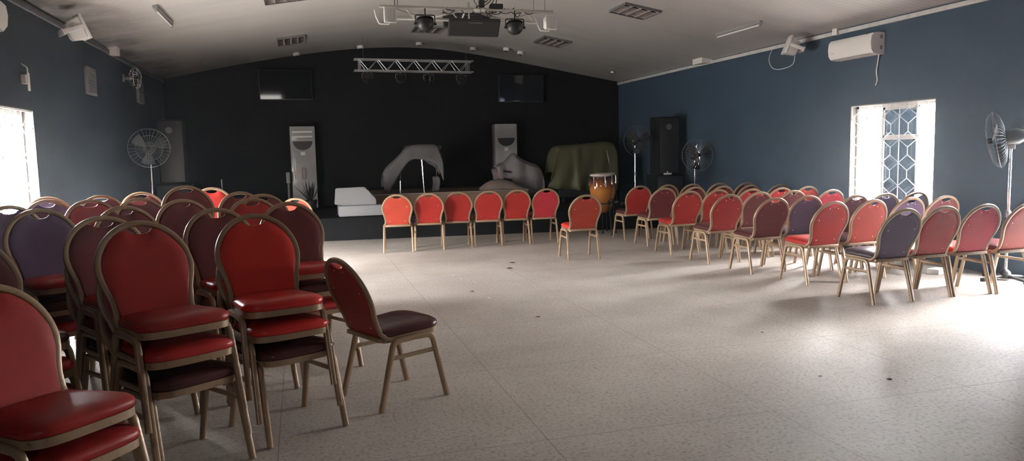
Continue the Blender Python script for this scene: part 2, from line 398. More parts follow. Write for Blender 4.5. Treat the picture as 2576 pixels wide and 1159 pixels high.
# ------------------------------------------------------------------ banquet chair
def hw(z):      # half width of the back frame centre line
    if z >= .665: return math.sqrt(max(0, .222 ** 2 - (z - .665) ** 2))
    return float(np.interp(z, [.42, .47, .52, .57, .62, .665], [.188, .181, .184, .197, .214, .222]))
_bz = np.linspace(.38, .95, 115); _by = np.interp(_bz, [.38, .44, .50, .57, .665, .78, .95], [.058, .040, .018, -.010, -.046, -.090, -.156])
_kk = np.ones(13) / 13; _t = np.convolve(np.pad(_by, 6, mode='edge'), _kk, 'valid'); _by = _t
def by(z): return float(np.interp(z, _bz, _by))
def seat_outline(inset=0., n=6):
    a, c = .186 - inset, .207 - inset; y0, y1 = .060 + inset, .452 - inset; pts = []
    def arc(cx, cy, r, a0, a1):
        for i in range(n + 1):
            q = math.radians(a0 + (a1 - a0) * i / n); pts.append((cx + r * math.cos(q), cy + r * math.sin(q)))
    arc(c - .085, y1 - .085, .085, 4, 86)
    for x in (.08, .04, 0, -.04, -.08): pts.append((x, y1 + .006))
    arc(-c + .085, y1 - .085, .085, 94, 176)
    arc(-a + .035, y0 + .035, .035, 184, 266)
    arc(a - .035, y0 + .035, .035, 274, 356)
    return pts
TILT = .05
def chair_meshes():
    R = {}
    fx, tx = .222, .212
    prof = rrect(.034, .028, .009)
    for nm, yf, yc in (('rear', 0., .105), ('front', .47, .378)):
        for s in (-1, 1):
            b = BM(); p = fillet([(s * fx, yf, .0), (s * tx, yc, .398), (s * tx, .245, .403)], .055, 6)
            sweep(b, p, prof, up0=(1, 0, 0), fixed_up=True)
            R[nm, s] = obj('leg', b, 'gold').data
    for s in (-1, 1):
        b = BM(); z = .300; f = z / .398
        x = s * (fx + (tx - fx) * f); rod(b, (x, .105 * f, z), (x, .47 + (.378 - .47) * f, z + .004), .0001)
        b.clear(); sweep(b, [(x, .105 * f + .004, z), (x, .47 + (.378 - .47) * f - .004, z + .004)], rrect(.012, .026, .004), up0=(0, 0, 1), fixed_up=True)
        R['str', s] = obj('stretcher', b, 'gold').data
    # seat frame: band round the seat
    b = BM(); o = seat_outline(-.004); zz = lambda y: (y - .45) * TILT
    rings = [[b.verts.new((x, y, z + zz(y))) for x, y in o] for z in (.408, .440)]
    n = len(o)
    for j in range(n): b.faces.new((rings[0][j], rings[0][(j + 1) % n], rings[1][(j + 1) % n], rings[1][j]))
    b.faces.new(rings[0][::-1]); b.faces.new(rings[1])
    box(b, -.188, .188, .022, .052, .398, .424, .004)
    R['seat_frame'] = obj('seat_frame', b, 'gold').data
    b = BM(); rings = []
    for ins, z in ((.004, .436), (-.005, .447), (-.007, .460), (-.003, .473), (.010, .485), (.035, .494), (.060, .4985), (.078, .5005)):
        rings.append([b.verts.new((x, y, z + zz(y))) for x, y in seat_outline(ins)])
    for A, B in zip(rings, rings[1:]):
        for j in range(n): b.faces.new((A[j], A[(j + 1) % n], B[(j + 1) % n], B[j]))
    b.faces.new(rings[0][::-1]); b.faces.new(rings[-1])
    R['seat'] = obj('seat', b, 'seat_red').data
    # back frame
    pts = [(-.186, .215, .405), (-.187, .15, .403), (-.188, .10, .407), (-.188, .068, .420)]
    zs = list(np.linspace(.445, .665, 10)); pts += [(-hw(z), by(z), z) for z in zs]
    half = [(-.222 * math.cos(a), by(.665 + .222 * math.sin(a)), .665 + .222 * math.sin(a)) for a in np.linspace(0, math.pi / 2, 15)[1:]]
    pts += half; pts += [(-x, y, z) for x, y, z in reversed(pts[:-1])]
    b = BM(); sweep(b, pts, rrect(.025, .030, .008), up0=(1, 0, 0))
    R['back_frame'] = obj('back_frame', b, 'gold').data
    # upholstered back: x-columns between lower and upper outline
    b = BM(); xs = np.array([-.209, -.203, -.192, -.178, -.16, -.135, -.11, -.085, -.065, -.05, -.03, 0, .03, .05, .065, .085, .11, .135, .16, .178, .192, .203, .209])
    zg = np.linspace(.425, .665, 60); hg = np.array([hw(z) - .012 for z in zg])
    cols = []; nz = 12
    for x in xs:
        ax = abs(x); R0 = .210
        zt = .665 + math.sqrt(max(0, R0 ** 2 - ax ** 2)) - .002
        dip = .040 * max(0, 1 - (ax / .066) ** 2) ** .6 if ax < .066 else 0
        zt -= dip
        ok = np.where(hg >= ax)[0]; zb = zg[0]
        if ax > hg.min():
            k = np.where(hg < ax)[0]; zb = zg[min(k.max() + 1, 59)] if len(k) else zg[0]
        zb = min(zb, zt - .004)
        col = []
        for i in range(nz + 1):
            t = i / nz; z = zb + (zt - zb) * t
            e = min(1., min(ax < 9 and (.210 - ax) / .05 or 1, (1 - t) * (zt - zb) / .04, t * (zt - zb) / .04 + .2)); e = max(0., e) ** .5
            col.append((x, z, e))
        cols.append(col)
    F = [[b.verts.new((x, by(z) + .007 + .016 * e, z)) for x, z, e in c] for c in cols]
    K = [[b.verts.new((x, by(z) - .006 - .005 * e, z)) for x, z, e in c] for c in cols]
    nc = len(cols)
    for i in range(nc - 1):
        for j in range(nz):
            b.faces.new((F[i][j], F[i][j + 1], F[i + 1][j + 1], F[i + 1][j])); b.faces.new((K[i][j], K[i + 1][j], K[i + 1][j + 1], K[i][j + 1]))
        for j in (0, nz): b.faces.new((F[i][j], F[i + 1][j], K[i + 1][j], K[i][j]))
    for i in (0, nc - 1):
        for j in range(nz): b.faces.new((F[i][j], K[i][j], K[i][j + 1], F[i][j + 1]))
    for sx, sz in ((-.15, .70), (.15, .70), (-.115, .48), (.115, .48), (-.05, .82), (.05, .82)):    # chrome studs in the back panel
        m4 = Matrix.Translation((sx, by(sz) - .0115, sz)) @ Matrix.Rotation(math.radians(90), 4, 'X')
        lathe(b, [(.0055, 0), (.005, .002), (.0025, .0035)], 8, mi=1, mtx=m4)
    R['back'] = obj('backrest', b, ['red', 'stud']).data
    for o in list(COL.objects):
        if o.type == 'MESH' and o.name.split('.')[0] in ('leg', 'stretcher', 'seat_frame', 'seat', 'back_frame', 'backrest') and o.parent is None and o.data in R.values():
            bpy.data.objects.remove(o)
    return R
CM = chair_meshes()
BACKV, SEATV = {}, {}
for k in ('red', 'scarlet', 'brick', 'crimson', 'wine', 'maroon', 'purple'):
    d = CM['back'].copy(); d.materials[0] = M[k]; BACKV[k] = d
for k in ('seat_red', 'seat_scarlet', 'seat_wine', 'seat_maroon', 'seat_purple'):
    d = CM['seat'].copy(); d.materials[0] = M[k]; SEATV[k] = d
COLWORD = {'red': 'red', 'scarlet': 'bright red', 'brick': 'orange-red', 'crimson': 'crimson', 'wine': 'dark red', 'maroon': 'maroon', 'purple': 'dark purple'}
def make_chair(back, seat):
    t = thing('banquet_chair', '', 'chair')
    link(bpy.data.objects.new('seat', SEATV[seat]), t); link(bpy.data.objects.new('seat_frame', CM['seat_frame']), t)
    link(bpy.data.objects.new('backrest', BACKV[back]), t); link(bpy.data.objects.new('back_frame', CM['back_frame']), t)
    for k in (('rear', -1), ('rear', 1), ('front', -1), ('front', 1)): link(bpy.data.objects.new('leg', CM[k]), t)
    for s in (-1, 1): link(bpy.data.objects.new('stretcher', CM['str', s]), t)
    return t
PROTO = {}
def chair(x, y, a, back, seat, label, group, z=0.):
    """a = heading in degrees, 0 faces the stage, 90 faces the window wall"""
    k = (back, seat)
    if k not in PROTO: o = PROTO[k] = make_chair(back, seat)
    else: o = copy_tree(PROTO[k])
    o.location = (x, y, z); o.rotation_euler = (0, 0, -math.radians(a)); o['label'] = label; o['group'] = group
    return o

ORD = ['first', 'second', 'third', 'fourth', 'fifth', 'sixth', 'seventh']
# --- rows facing the stage by the window wall (row 1 is nearest the stage)
rows = [
 [(5.33, 11.53, 'red'), (5.84, 11.55, 'maroon'), (6.30, 11.55, 'maroon'), (6.77, 11.5, 'maroon'), (7.20, 11.35, 'maroon')],
 [(5.33, 10.66, 'maroon'), (5.82, 10.62, 'maroon'), (6.30, 10.6, 'maroon'), (6.78, 10.6, 'maroon'), (7.21, 10.45, 'maroon')],
 [(5.19, 9.63, 'red'), (5.69, 9.72, 'red'), (6.16, 9.6, 'red'), (6.63, 9.58, 'red'), (7.14, 9.68, 'brick')],
 [(5.20, 8.62, 'red'), (5.80, 8.86, 'maroon'), (6.33, 8.88, 'maroon'), (6.80, 8.72, 'crimson')],
 [(5.26, 7.75, 'maroon'), (5.78, 7.84, 'purple'), (6.26, 7.62, 'maroon'), (6.74, 7.68, 'purple'), (7.20, 7.70, 'purple')],
 [(5.37, 6.88, 'red'), (5.88, 6.90, 'brick'), (6.42, 6.95, 'purple'), (6.91, 6.97, 'maroon')],
 [(5.27, 5.79, 'purple'), (5.76, 5.84, 'red'), (6.24, 5.84, 'crimson'), (6.72, 5.80, 'brick')],
]
for ri, row in enumerate(rows):
    for ci, (x, y, c) in enumerate(row):
        rowname = f'{ORD[ri]} row from the stage' if ri < 6 else 'row farthest from the stage'
        pos = 'at the aisle end' if ci == 0 else f'{ORD[ci]} from the aisle'
        seat = {'purple': 'seat_purple', 'maroon': 'seat_maroon'}.get(c, 'seat_red' if (ri + ci) % 3 else 'seat_maroon')
        chair(x, y, random.uniform(-2, 2), c, seat, f'{COLWORD[c]}-backed chair, {pos}, {rowname}, blue-wall side', 'rows of banquet chairs by the blue wall')
# --- single line of chairs in front of the stage
fr = [(1.39, 11.61, 8, 'brick'), (1.88, 11.65, 7, 'red'), (2.35, 11.74, 5, 'red'), (2.84, 11.72, 4, 'red'), (3.31, 11.73, 3, 'red'), (3.79, 11.72, 2, 'crimson')]
for i, (x, y, a, c) in enumerate(fr):
    p = ['nearest the white draped box', 'second from the white draped box', 'third from the white draped box', 'fourth from the white draped box', 'second from the end near the drum', 'at the end near the drum'][i]
    chair(x, y, a, c, 'seat_red' if i % 2 else 'seat_maroon', f'red banquet chair in the line facing the stage, {p}', 'line of chairs facing the stage')
chair(3.69, 9.69, 3, 'brick', 'seat_red', 'lone rust-red banquet chair standing in front of the conga drum', 'single chairs on the open floor')
chair(-.08, 11.60, 8, 'brick', 'seat_maroon', 'sunlit orange-red chair showing behind the stacks, before the tall white air conditioner', 'single chairs on the open floor')
chair(.287, 4.527, 64, 'maroon' if 0 else 'red', 'seat_maroon', 'single red-backed chair with shiny maroon seat beside the front stack, turned sideways', 'single chairs on the open floor')

# --- stacked chairs: apex (x,y) of the top chair, heading, number, step, colours top to bottom, where
R3 = ('red', 'seat_red')
stacks = [
 ((-1.20, 3.28), 130, 2, .13, [('wine', 'seat_wine'), ('wine', 'seat_wine')], 'the short stack nearest of all, cut by the photo edge'),
 ((-.82, 4.22), 150, 3, .14, [('wine', 'seat_wine'), ('wine', 'seat_red'), ('maroon', 'seat_maroon')], 'the dark red front stack next to the bright red stack'),
 ((-.285, 4.62), 162, 3, .132, [('scarlet', 'seat_scarlet'), ('scarlet', 'seat_scarlet'), ('maroon', 'seat_maroon')], 'the bright red front stack beside the sideways chair'),
 ((-1.55, 4.0), 138, 3, .13, [('maroon', 'seat_maroon'), ('maroon', 'seat_red'), ('red', 'seat_red')], 'the stack directly behind the nearest short stack'),
 ((-1.17, 5.02), 150, 3, .13, [('maroon', 'seat_red'), ('red', 'seat_red'), ('red', 'seat_maroon')], 'the stack just behind the front stack with flat red seat'),
 ((-1.71, 5.72), 146, 3, .14, [('purple', 'seat_red'), ('maroon', 'seat_maroon'), ('red', 'seat_red')], 'the purple-topped stack below the bright window'),
 ((-.57, 5.40), 156, 3, .13, [('maroon', 'seat_red'), ('red', 'seat_red'), ('maroon', 'seat_maroon')], 'the stack standing between the two front stacks'),
 ((-.11, 5.81), 162, 3, .13, [('maroon', 'seat_red'), ('red', 'seat_maroon'), ('red', 'seat_red')], 'the tall dark stack right behind the bright red one'),
 ((-1.27, 6.10), 150, 3, .13, [('maroon', 'seat_red'), ('red', 'seat_red'), ('red', 'seat_red')], 'the narrow-angled stack in the middle of the pack'),
 ((-.41, 6.62), 160, 3, .13, [('red', 'seat_red'), ('red', 'seat_maroon'), ('red', 'seat_red')], 'the second stack behind the bright red front one'),
 ((-.97, 6.80), 156, 3, .13, [('maroon', 'seat_maroon'), ('red', 'seat_red'), ('red', 'seat_red')], 'the rounded stack in front of the tallest stack'),
 ((-1.40, 7.35), 152, 3, .13, [('maroon', 'seat_maroon'), ('maroon', 'seat_red'), ('red', 'seat_red')], 'the stack under the fan pole with silvery frame'),
 ((-1.78, 7.30), 150, 3, .13, [('red', 'seat_red'), ('red', 'seat_red'), ('red', 'seat_maroon')], 'the stack between the window one and the fan pole'),
 ((-1.90, 8.20), 150, 3, .13, [('maroon', 'seat_maroon'), ('red', 'seat_red'), ('red', 'seat_red')], 'the rear stack with a glinting frame near the window'),
 ((-1.63, 8.70), 155, 3, .13, [('maroon', 'seat_maroon'), ('red', 'seat_red'), ('red', 'seat_red')], 'the rear stack below the far fan'),
 ((-1.05, 7.62), 158, 4, .115, [('maroon', 'seat_maroon'), ('maroon', 'seat_red'), ('red', 'seat_red'), ('red', 'seat_red')], 'the tallest stack at the back of the pack'),
 ((-1.01, 9.41), 162, 3, .13, [('red', 'seat_maroon'), ('red', 'seat_red'), ('red', 'seat_red')], 'the rearmost stack toward the stage'),
 ((-.60, 7.95), 160, 3, .13, [('maroon', 'seat_maroon'), ('red', 'seat_red'), ('red', 'seat_red')], 'the rear stack next to the tallest one'),
 ((-.36, 7.28), 162, 3, .13, [('maroon', 'seat_maroon'), ('red', 'seat_red'), ('red', 'seat_red')], 'the rear stack nearest the tall white air conditioner'),
 ((-2.38, 8.25), 140, 3, .13, [('purple', 'seat_purple'), ('purple', 'seat_purple'), ('maroon', 'seat_maroon')], 'the shadowed stack against the bright window edge'),
 ((-2.18, 7.55), 142, 3, .13, [('purple', 'seat_purple'), ('maroon', 'seat_maroon'), ('maroon', 'seat_maroon')], 'the dark stack beside the purple-topped stack'),
 ((-2.22, 6.75), 140, 3, .13, [('purple', 'seat_purple'), ('maroon', 'seat_maroon'), ('maroon', 'seat_maroon')], 'the dark stack under the window glare'),
]
LV = {2: ['lowest', 'topmost'], 3: ['lowest', 'middle', 'topmost'], 4: ['lowest', 'second lowest', 'second highest', 'topmost']}
for (ax, ay), a, n, dz, cols, where in stacks:
    h = math.radians(a); fx, fy = math.sin(h), math.cos(h); bx, byy = ax + fx * .133, ay + fy * .133
    for i in range(n):
        c, s = cols[n - 1 - i]
        tw = (n - 1 - i) * -3.0 if a != 162 or n != 3 else (n - 1 - i) * -5.0
        chair(bx + fx * .006 * i, byy + fy * .006 * i, a + tw, c, s, f'{LV[n][i]} {COLWORD[c]} chair of {where}', 'stacked banquet chairs', z=dz * i)

# ------------------------------------------------------------------ stage
b = BM()
fy = lambda x: 13.76 - (x - .23) * .099
v0 = [(XL + .01, fy(XL)), (6.7, fy(6.7)), (6.7, YB - .005), (XL + .01, YB - .005)]
lo_ = [b.verts.new((x, y, .0)) for x, y in v0]; hi_ = [b.verts.new((x, y, .40)) for x, y in v0]
for i in range(4): b.faces.new((lo_[i], lo_[(i + 1) % 4], hi_[(i + 1) % 4], hi_[i]))
b.faces.new(hi_); b.faces.new(lo_[::-1])
st = struct(obj('stage_platform', b, 'stage_black', smooth=False)); st['label'] = 'low black carpeted stage'; st['category'] = 'stage'
t = thing('stage_riser', 'low brown riser with a bright metal edge on the stage', 'platform', (2.3, 14.95, .40))
b = BM(); box(b, -1.50, 2.15, -.10, 2.1, 0, .325); obj('deck', b, 'stage_wood', t, False)
b = BM(); box(b, -1.51, 2.16, -.115, -.095, .322, .337, .002); box(b, -1.51, -1.49, -.115, 2.1, .322, .337, .002); obj('edge_trim', b, 'alu', t, False)

def rot_thing(o, m): o.matrix_world = m

# floor-standing air conditioners
def tall_ac(loc, label, emblem):
    t = thing('floor_air_conditioner', label, 'air conditioner', loc)
    b = BM(); box(b, -.26, .26, -.02, .30, .0, 1.74, .02); obj('body', b, 'ac_white', t)
    b = BM(); box(b, -.225, .225, -.032, -.018, 1.44, 1.66, .005)
    for k in range(6): box(b, -.215, .215, -.037, -.030, 1.465 + k * .031, 1.485 + k * .031, .002)
    obj('intake_grille', b, 'ac_white', t)
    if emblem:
        for z in (1.50, 1.60):  # whiter bars imitate daylight reflections on the grille slats
            b = BM(); box(b, -.205, .205, -.046, -.036, z, z + .042, .004); obj('reflection_bar', b, 'white_plastic', t)
    b = BM(); pts = [(-.20 * math.cos(q), -.028, 1.42 - .20 * .92 * math.sin(q)) for q in np.linspace(0, math.pi, 20)]
    f0 = [b.verts.new(p) for p in pts]; f1 = [b.verts.new((x, -.012, z)) for x, y, z in pts]
    b.faces.new(f0); b.faces.new(f1[::-1])
    for i in range(len(pts)): b.faces.new((f0[i], f0[(i + 1) % len(pts)], f1[(i + 1) % len(pts)], f1[i]))
    o = obj('air_outlet', b, 'black', t); o['label'] = 'dark half-moon air outlet'
    b = BM(); box(b, -.05, .04, -.026, -.018, 1.13, 1.20, .003); obj('sticker', b, 'white_plastic', t)
    if emblem:
        b = BM(); box(b, -.045, .035, -.026, -.018, .62, .86, .02); obj('control_panel', b, 'grey_plastic', t)
        b = BM(); tube(b, smoothpts([(-.21, -.03, 1.22), (-.195, -.03, 1.0), (-.205, -.03, .8), (-.18, -.03, .62)]), .006, 6); obj('cord', b, 'white_plastic', t)
    b = BM(); box(b, -.24, .24, -.028, -.018, .10, .115, .002); obj('base_slot', b, 'black', t)
    return t
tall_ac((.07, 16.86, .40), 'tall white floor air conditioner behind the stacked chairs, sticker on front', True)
tall_ac((4.55, 16.86, .40), 'tall white floor air conditioner behind the pale draped drum kit', False)
# potted plant before the first one
t = thing('potted_plant', 'dark spiky plant in front of the tall white air conditioner', 'plant', (.16, 15.9, .40))
b = BM(); lathe(b, [(.10, 0), (.14, .22), (.15, .22), (.13, .20)], 16); obj('pot', b, 'black', t)
b = BM()
for k in range(46):
    a = random.uniform(0, 6.28); L = random.uniform(.22, .50); e = random.uniform(.12, .75)
    p0 = Vector((.03 * math.cos(a), .03 * math.sin(a), .2)); d = Vector((math.cos(a) * math.sin(e), math.sin(a) * math.sin(e), math.cos(e)))
    p1 = p0 + d * L * .6; p2 = p0 + d * L + Vector((0, 0, -.05 * e)); s = Vector((-math.sin(a), math.cos(a), 0)) * .013
    b.faces.new([b.verts.new(q) for q in (p0 - s * .5, p0 + s * .5, p1 + s, p1 - s)]); v = [b.verts.new(q) for q in (p1 - s, p1 + s, p2)]; b.faces.new(v)
obj('leaves', b, 'plant', t, False)

# wall televisions
def tv(loc, tilt, rz, label, w=1.08, h=.62):
    t = thing('television', label, 'television', loc); t.rotation_euler = (math.radians(tilt), 0, rz)
    b = BM(); box(b, -w / 2, w / 2, -.02, .03, -h / 2, h / 2, .006); obj('casing', b, 'black', t)
    b = BM(); box(b, -w / 2 + .012, w / 2 - .012, -.0225, -.0195, -h / 2 + .018, h / 2 - .012); obj('screen', b, 'screen', t, False)
    b = BM(); box(b, -.12, .12, .03, .075, -.12, .12, .004); obj('wall_bracket', b, 'black_satin', t)
    return t
tv((-.215, 17.06, 3.02), 3.2, 0, 'wall television reflecting daylight, on the black wall above the first air conditioner')
tv((5.0, 17.09, 2.95), 4, 0, 'dark wall television on the black wall, the one nearer the blue wall')

# aluminium box truss over the stage
def box_truss(t, L, s, r, rb, nbay, y0=0.):
    for (yy, zz) in ((y0, 0), (y0, -s), (y0 + s, 0), (y0 + s, -s)):
        b = BM(); rod(b, (-L / 2, yy, zz), (L / 2, yy, zz), r, 8); obj('chord', b, 'alu', t)
    bay = (L - .18) / nbay
    for yy, ph in ((y0, 0), (y0 + s, .5)):
        b = BM(); x0 = -L / 2 + .09
        for xx in (x0, L / 2 - .09, x0 + .03, L / 2 - .12): rod(b, (xx, yy, 0), (xx, yy, -s), rb, 6)
        for k in range(nbay):
            xa = x0 + bay * k; xm = xa + bay * (.5 if not ph else .42); xb = xa + bay
            rod(b, (xa, yy, -.0 if k else 0), (xm, yy, -s), rb, 6); rod(b, (xm, yy, -s), (xb, yy, 0), rb, 6)
        obj('lacing', b, 'alu', t)
    b = BM()
    for zz in (0, -s):
        for k in range(nbay + 1):
            xx = -L / 2 + .09 + bay * k; rod(b, (xx, y0, zz), (xx, y0 + s, zz), rb, 6)
    obj('cross_bars', b, 'alu', t)
t = thing('lighting_truss', 'silver box truss hung over the stage before the black wall', 'truss', (2.28, 15.2, 3.345)); t.rotation_euler = (0, math.radians(.6), 0)
box_truss(t, 2.36, .215, .013, .0065, 6)
b = BM()
for xx in (-1.0, 1.05): rod(b, (xx, .1, 0), (xx, .1, ceil_z(2.28 + xx) - 3.345 + .01), .003, 5)
obj('hanging_wire', b, 'steel', t)
LAMPN = ['first', 'second', 'third', 'fourth']
for k, (x, z) in enumerate(((1.335, 2.98), (1.985, 2.97), (2.54, 2.96), (3.20, 2.95))):
    t = thing('stage_lamp', f'black lamp under the silver truss, {LAMPN[k]} from the lit television side', 'stage light', (x, 15.2, z), 0, 'stage lamps under the silver truss')
    b = BM(); m4 = Matrix.Rotation(math.radians(60), 4, 'X'); lathe(b, [(.05, -.10), (.085, -.06), (.09, .05), (.095, .06)], 16, mtx=m4); obj('can', b, 'black_satin', t)
    b = BM(); lathe(b, [(.08, .061), (.08, .064)], 16, mtx=m4); obj('lens', b, 'screen', t)
    b = BM(); tube(b, fillet([(-.1, 0, 0), (-.1, 0, .10), (.1, 0, .10), (.1, 0, 0)], .02, 3), .006, 6); rod(b, (0, 0, .10), (0, 0, 3.345 - .215 - z), .008, 6); obj('yoke', b, 'steel', t)

# front-of-house truss with speakers, cans, screens and cables
t = thing('hanging_truss', 'white-grey lighting truss hung from the ceiling ridge, loaded with lamps and cables', 'truss', (2.12, 9.5, 3.28))
for (x0, x1, y, z) in ((-1.11, 1.11, 0, 0), (-.90, .95, .22, -.10)):
    b = BM(); rod(b, (x0, y, z), (x1, y, z - .01), .018, 10); obj('chord', b, 'truss_paint', t)
b = BM(); A = [(-1.0, 0, 0), (-.5, .22, -.1), (0, 0, 0), (.5, .22, -.1), (1.0, 0, 0)]
for p, q in zip(A, A[1:]): rod(b, p, q, .012, 6)
for x in (-.8, -.25, .2, .75): rod(b, (x, 0, 0), (x + .16, .22, -.1), .009, 6)
for p, q in (((0, 0, .08), (0, 0, -.12)), ((-.03, .0, .0), (-.05, .2, -.1)), ((0, 0, 0), (-.62, .2, -.12)), ((0, 0, 0), (.62, .2, -.12))): rod(b, p, q, .011, 6)
obj('lacing', b, 'truss_paint', t)
b = BM()
for x, y in ((-.92, 0), (-.86, .22), (1.0, 0), (.92, .22)): rod(b, (x, y, 0), (x, y, ceil_z(2.12 + x) - 3.28 + .01), .008 if x < 0 else .004, 6)
obj('hanger', b, 'steel', t)
b = BM(); random.seed(3)
for k in range(13):
    x = random.uniform(-.7, .75); w = random.uniform(.12, .3); d = random.uniform(-.10, -.02)
    tube(b, smoothpts([(x, .03, .02), (x + w * .3, .02 - .04, d), (x + w * .7, .05, d * .6), (x + w, .1, random.uniform(0, .05))], 5), .006, 5)
for k in range(4):
    x = .30 + .035 * k
    tube(b, smoothpts([(x, .2, ceil_z(2.12 + x) - 3.28), (x + .1, .15, .35), (x - .02, .06, .14), (x - .2 + .05 * k, .03, .03)], 6), .006, 5)
tube(b, smoothpts([(.12, .02, .03), (.06, 0, .14), (.13, 0, .20), (.21, 0, .15), (.19, .02, .03)], 6), .005, 5)
obj('cables', b, 'cable_black', t)
b = BM(); box(b, .28, .44, -.03, .05, .01, .07, .008); box(b, .13, .20, -.03, .02, .02, .11, .01); obj('junction_box', b, 'black', t)
b = BM(); box(b, .06, .14, -.05, -.01, -.04, -.005, .004); box(b, .15, .20, -.05, -.01, -.035, 0., .004); obj('white_connector', b, 'white_plastic', t)
def tilt_tv(loc, rx, label, w, h):
    t = thing('hanging_monitor', label, 'monitor', loc); t.rotation_euler = (math.radians(rx), 0, 0)
    b = BM(); box(b, -w / 2, w / 2, -.02, .025, -h / 2, h / 2, .008); obj('casing', b, 'black', t)
    b = BM(); box(b, -w / 2 + .02, w / 2 - .02, -.0235, -.0195, -h / 2 + .02, h / 2 - .02); obj('screen', b, 'screen', t, False)
    b = BM(); box(b, -.08, .10, -.0245, -.0225, h / 2 - .045, h / 2 - .04); obj('badge', b, 'steel', t, False)
    return t
tilt_tv((2.20, 9.58, 3.065), 38, 'black monitor hung under the ceiling truss, tilted toward the seats', .66, .24)
tilt_tv((2.18, 9.88, 3.20), -25, 'black monitor on the ceiling truss behind the tilted one, upper of the two', .64, .22)
for k, (x, z, lab) in enumerate(((1.56, 3.075, 'black par can lamp on the ceiling truss, on the side of the stacked chairs'), (2.70, 3.055, 'black par can lamp on the ceiling truss, on the side of the blue wall'))):
    t = thing('par_can', lab, 'stage light', (x, 9.45, z), 0, 'par cans on the ceiling truss'); t.scale = (.88, .88, .88)
    m4 = Matrix.Rotation(math.radians(165), 4, 'X')
    b = BM(); lathe(b, [(.03, -.03), (.12, -.05)][::-1] + [(.122, -.03), (.118, .015), (.105, .05), (.07, .085), (.03, .10)], 18, mtx=m4); obj('can', b, 'black_satin', t)
    b = BM(); lathe(b, [(.10, -.085), (.122, -.062)], 18, mtx=m4); obj('lens', b, 'screen', t)
    b = BM(); tube(b, fillet([(-.135, 0, 0), (-.135, 0, .12), (.135, 0, .12), (.135, 0, 0)], .02, 3), .008, 6); rod(b, (0, 0, .12), (0, .0, (3.262 - z) / .88), .01, 6); obj('yoke', b, 'black_satin', t)
    b = BM()
    for s in (-1, 1): m5 = Matrix.Translation((s * .135, 0, 0)) @ Matrix.Rotation(math.radians(90), 4, 'Y'); lathe(b, [(.018, -.02), (.018, .02)], 10, mtx=m5)
    obj('knob', b, 'black', t)
def wall_speaker(loc, rz, rx, label, br, name='wall_speaker'):
    """white horn-shaped loudspeaker; local -y is the grille side; br = direction of the bracket (local)"""
    t = thing(name, label, 'loudspeaker', loc); t.rotation_euler = (math.radians(rx), 0, math.radians(rz))
    b = BM(); w, h = .072, .088
    v0 = [(-w, 0, -h), (w, 0, -h), (w, 0, h), (-w, 0, h)]; v1 = [(-w * .62, .13, -h * .75), (w * .62, .13, -h * .75), (w * .62, .13, h * .75), (-w * .62, .13, h * .75)]
    A = [b.verts.new(p) for p in v0]; B = [b.verts.new(p) for p in v1]
    b.faces.new(A[::-1]); b.faces.new(B)
    for i in range(4): b.faces.new((A[i], A[(i + 1) % 4], B[(i + 1) % 4], B[i]))
    bmesh.ops.bevel(b, geom=b.edges[:], offset=.01, segments=2, affect='EDGES')
    obj('cabinet', b, 'white_plastic', t)
    b = BM(); box(b, -w - .004, w + .004, -.016, .004, -h - .004, h + .004, .006); g = obj('grille', b, 'white_plastic', t)
    b = BM()
    for k in range(-3, 4):
        box(b, w * .26 * k - .002, w * .26 * k + .002, -.0185, -.0155, -h * .9, h * .9)
    box(b, -.015, .012, -.0195, -.0165, -h * .78, -h * .73); box(b, .03, .045, -.0195, -.0165, -h * .93, -h * .89); o = obj('badge', b, 'grey_plastic', g, False)
    b = BM(); s = br
    tube(b, fillet([(0, .06, -h - .012), (s * (w + .05), .06, -h - .012), (s * (w + .08), .08, -.02), (s * (w + .09), .12, h * .8)], .02, 3), .009, 6)
    tube(b, [(0, .06, -h - .012), (0, .06, -h * .7)], .009, 6)
    obj('bracket', b, 'white_paint', t)
    return t
wall_speaker((1.13, 9.42, 3.165), 8, 0, 'white speaker on the truss end above the stacked-chair side', -1, 'truss_speaker')
wall_speaker((3.17, 9.42, 3.125), 8, 0, 'white speaker on the truss end toward the blue wall', -1, 'truss_speaker')

# side-wall speakers on brackets
def side_speaker(loc, rz, ry, s, label):
    t = thing('wall_speaker', label, 'loudspeaker', loc); t.rotation_euler = (math.radians(-22), math.radians(ry), math.radians(rz))
    b = BM(); w, h = .115, .13
    A = [b.verts.new(p) for p in ((-w, 0, -h), (w, 0, -h), (w, 0, h), (-w, 0, h))]; B = [b.verts.new(p) for p in ((-w * .55, .15, -h * .8), (w * .55, .15, -h * .8), (w * .55, .15, h * .7), (-w * .55, .15, h * .7))]
    b.faces.new(A[::-1]); b.faces.new(B)
    for i in range(4): b.faces.new((A[i], A[(i + 1) % 4], B[(i + 1) % 4], B[i]))
    bmesh.ops.bevel(b, geom=b.edges[:], offset=.012, segments=2, affect='EDGES'); obj('cabinet', b, 'white_plastic', t)
    b = BM(); box(b, -w - .008, w + .008, -.03, .002, -h - .01, h + .01, .006); obj('grille', b, 'white_plastic', t)
    b = BM(); box(b, w * .9 * s - .012, w * .9 * s + .012, .0, .22, -.02, .03, .004); box(b, -w * .9 * s - .012, -w * .9 * s + .012, .0, .22, -.02, .03, .004)
    box(b, -w * .9 - .012, w * .9 + .012, .21, .225, -.03, .04, .003); obj('bracket', b, 'white_paint', t)
    return t
side_speaker((XL + .36, 9.65, 2.98), 118, 0, 1, 'white loudspeaker on a bracket under the ceiling above the bright window')
s2 = side_speaker((XR - .40, 10.0, 2.98), -112, 0, -1, 'white loudspeaker on a bracket high on the blue wall')
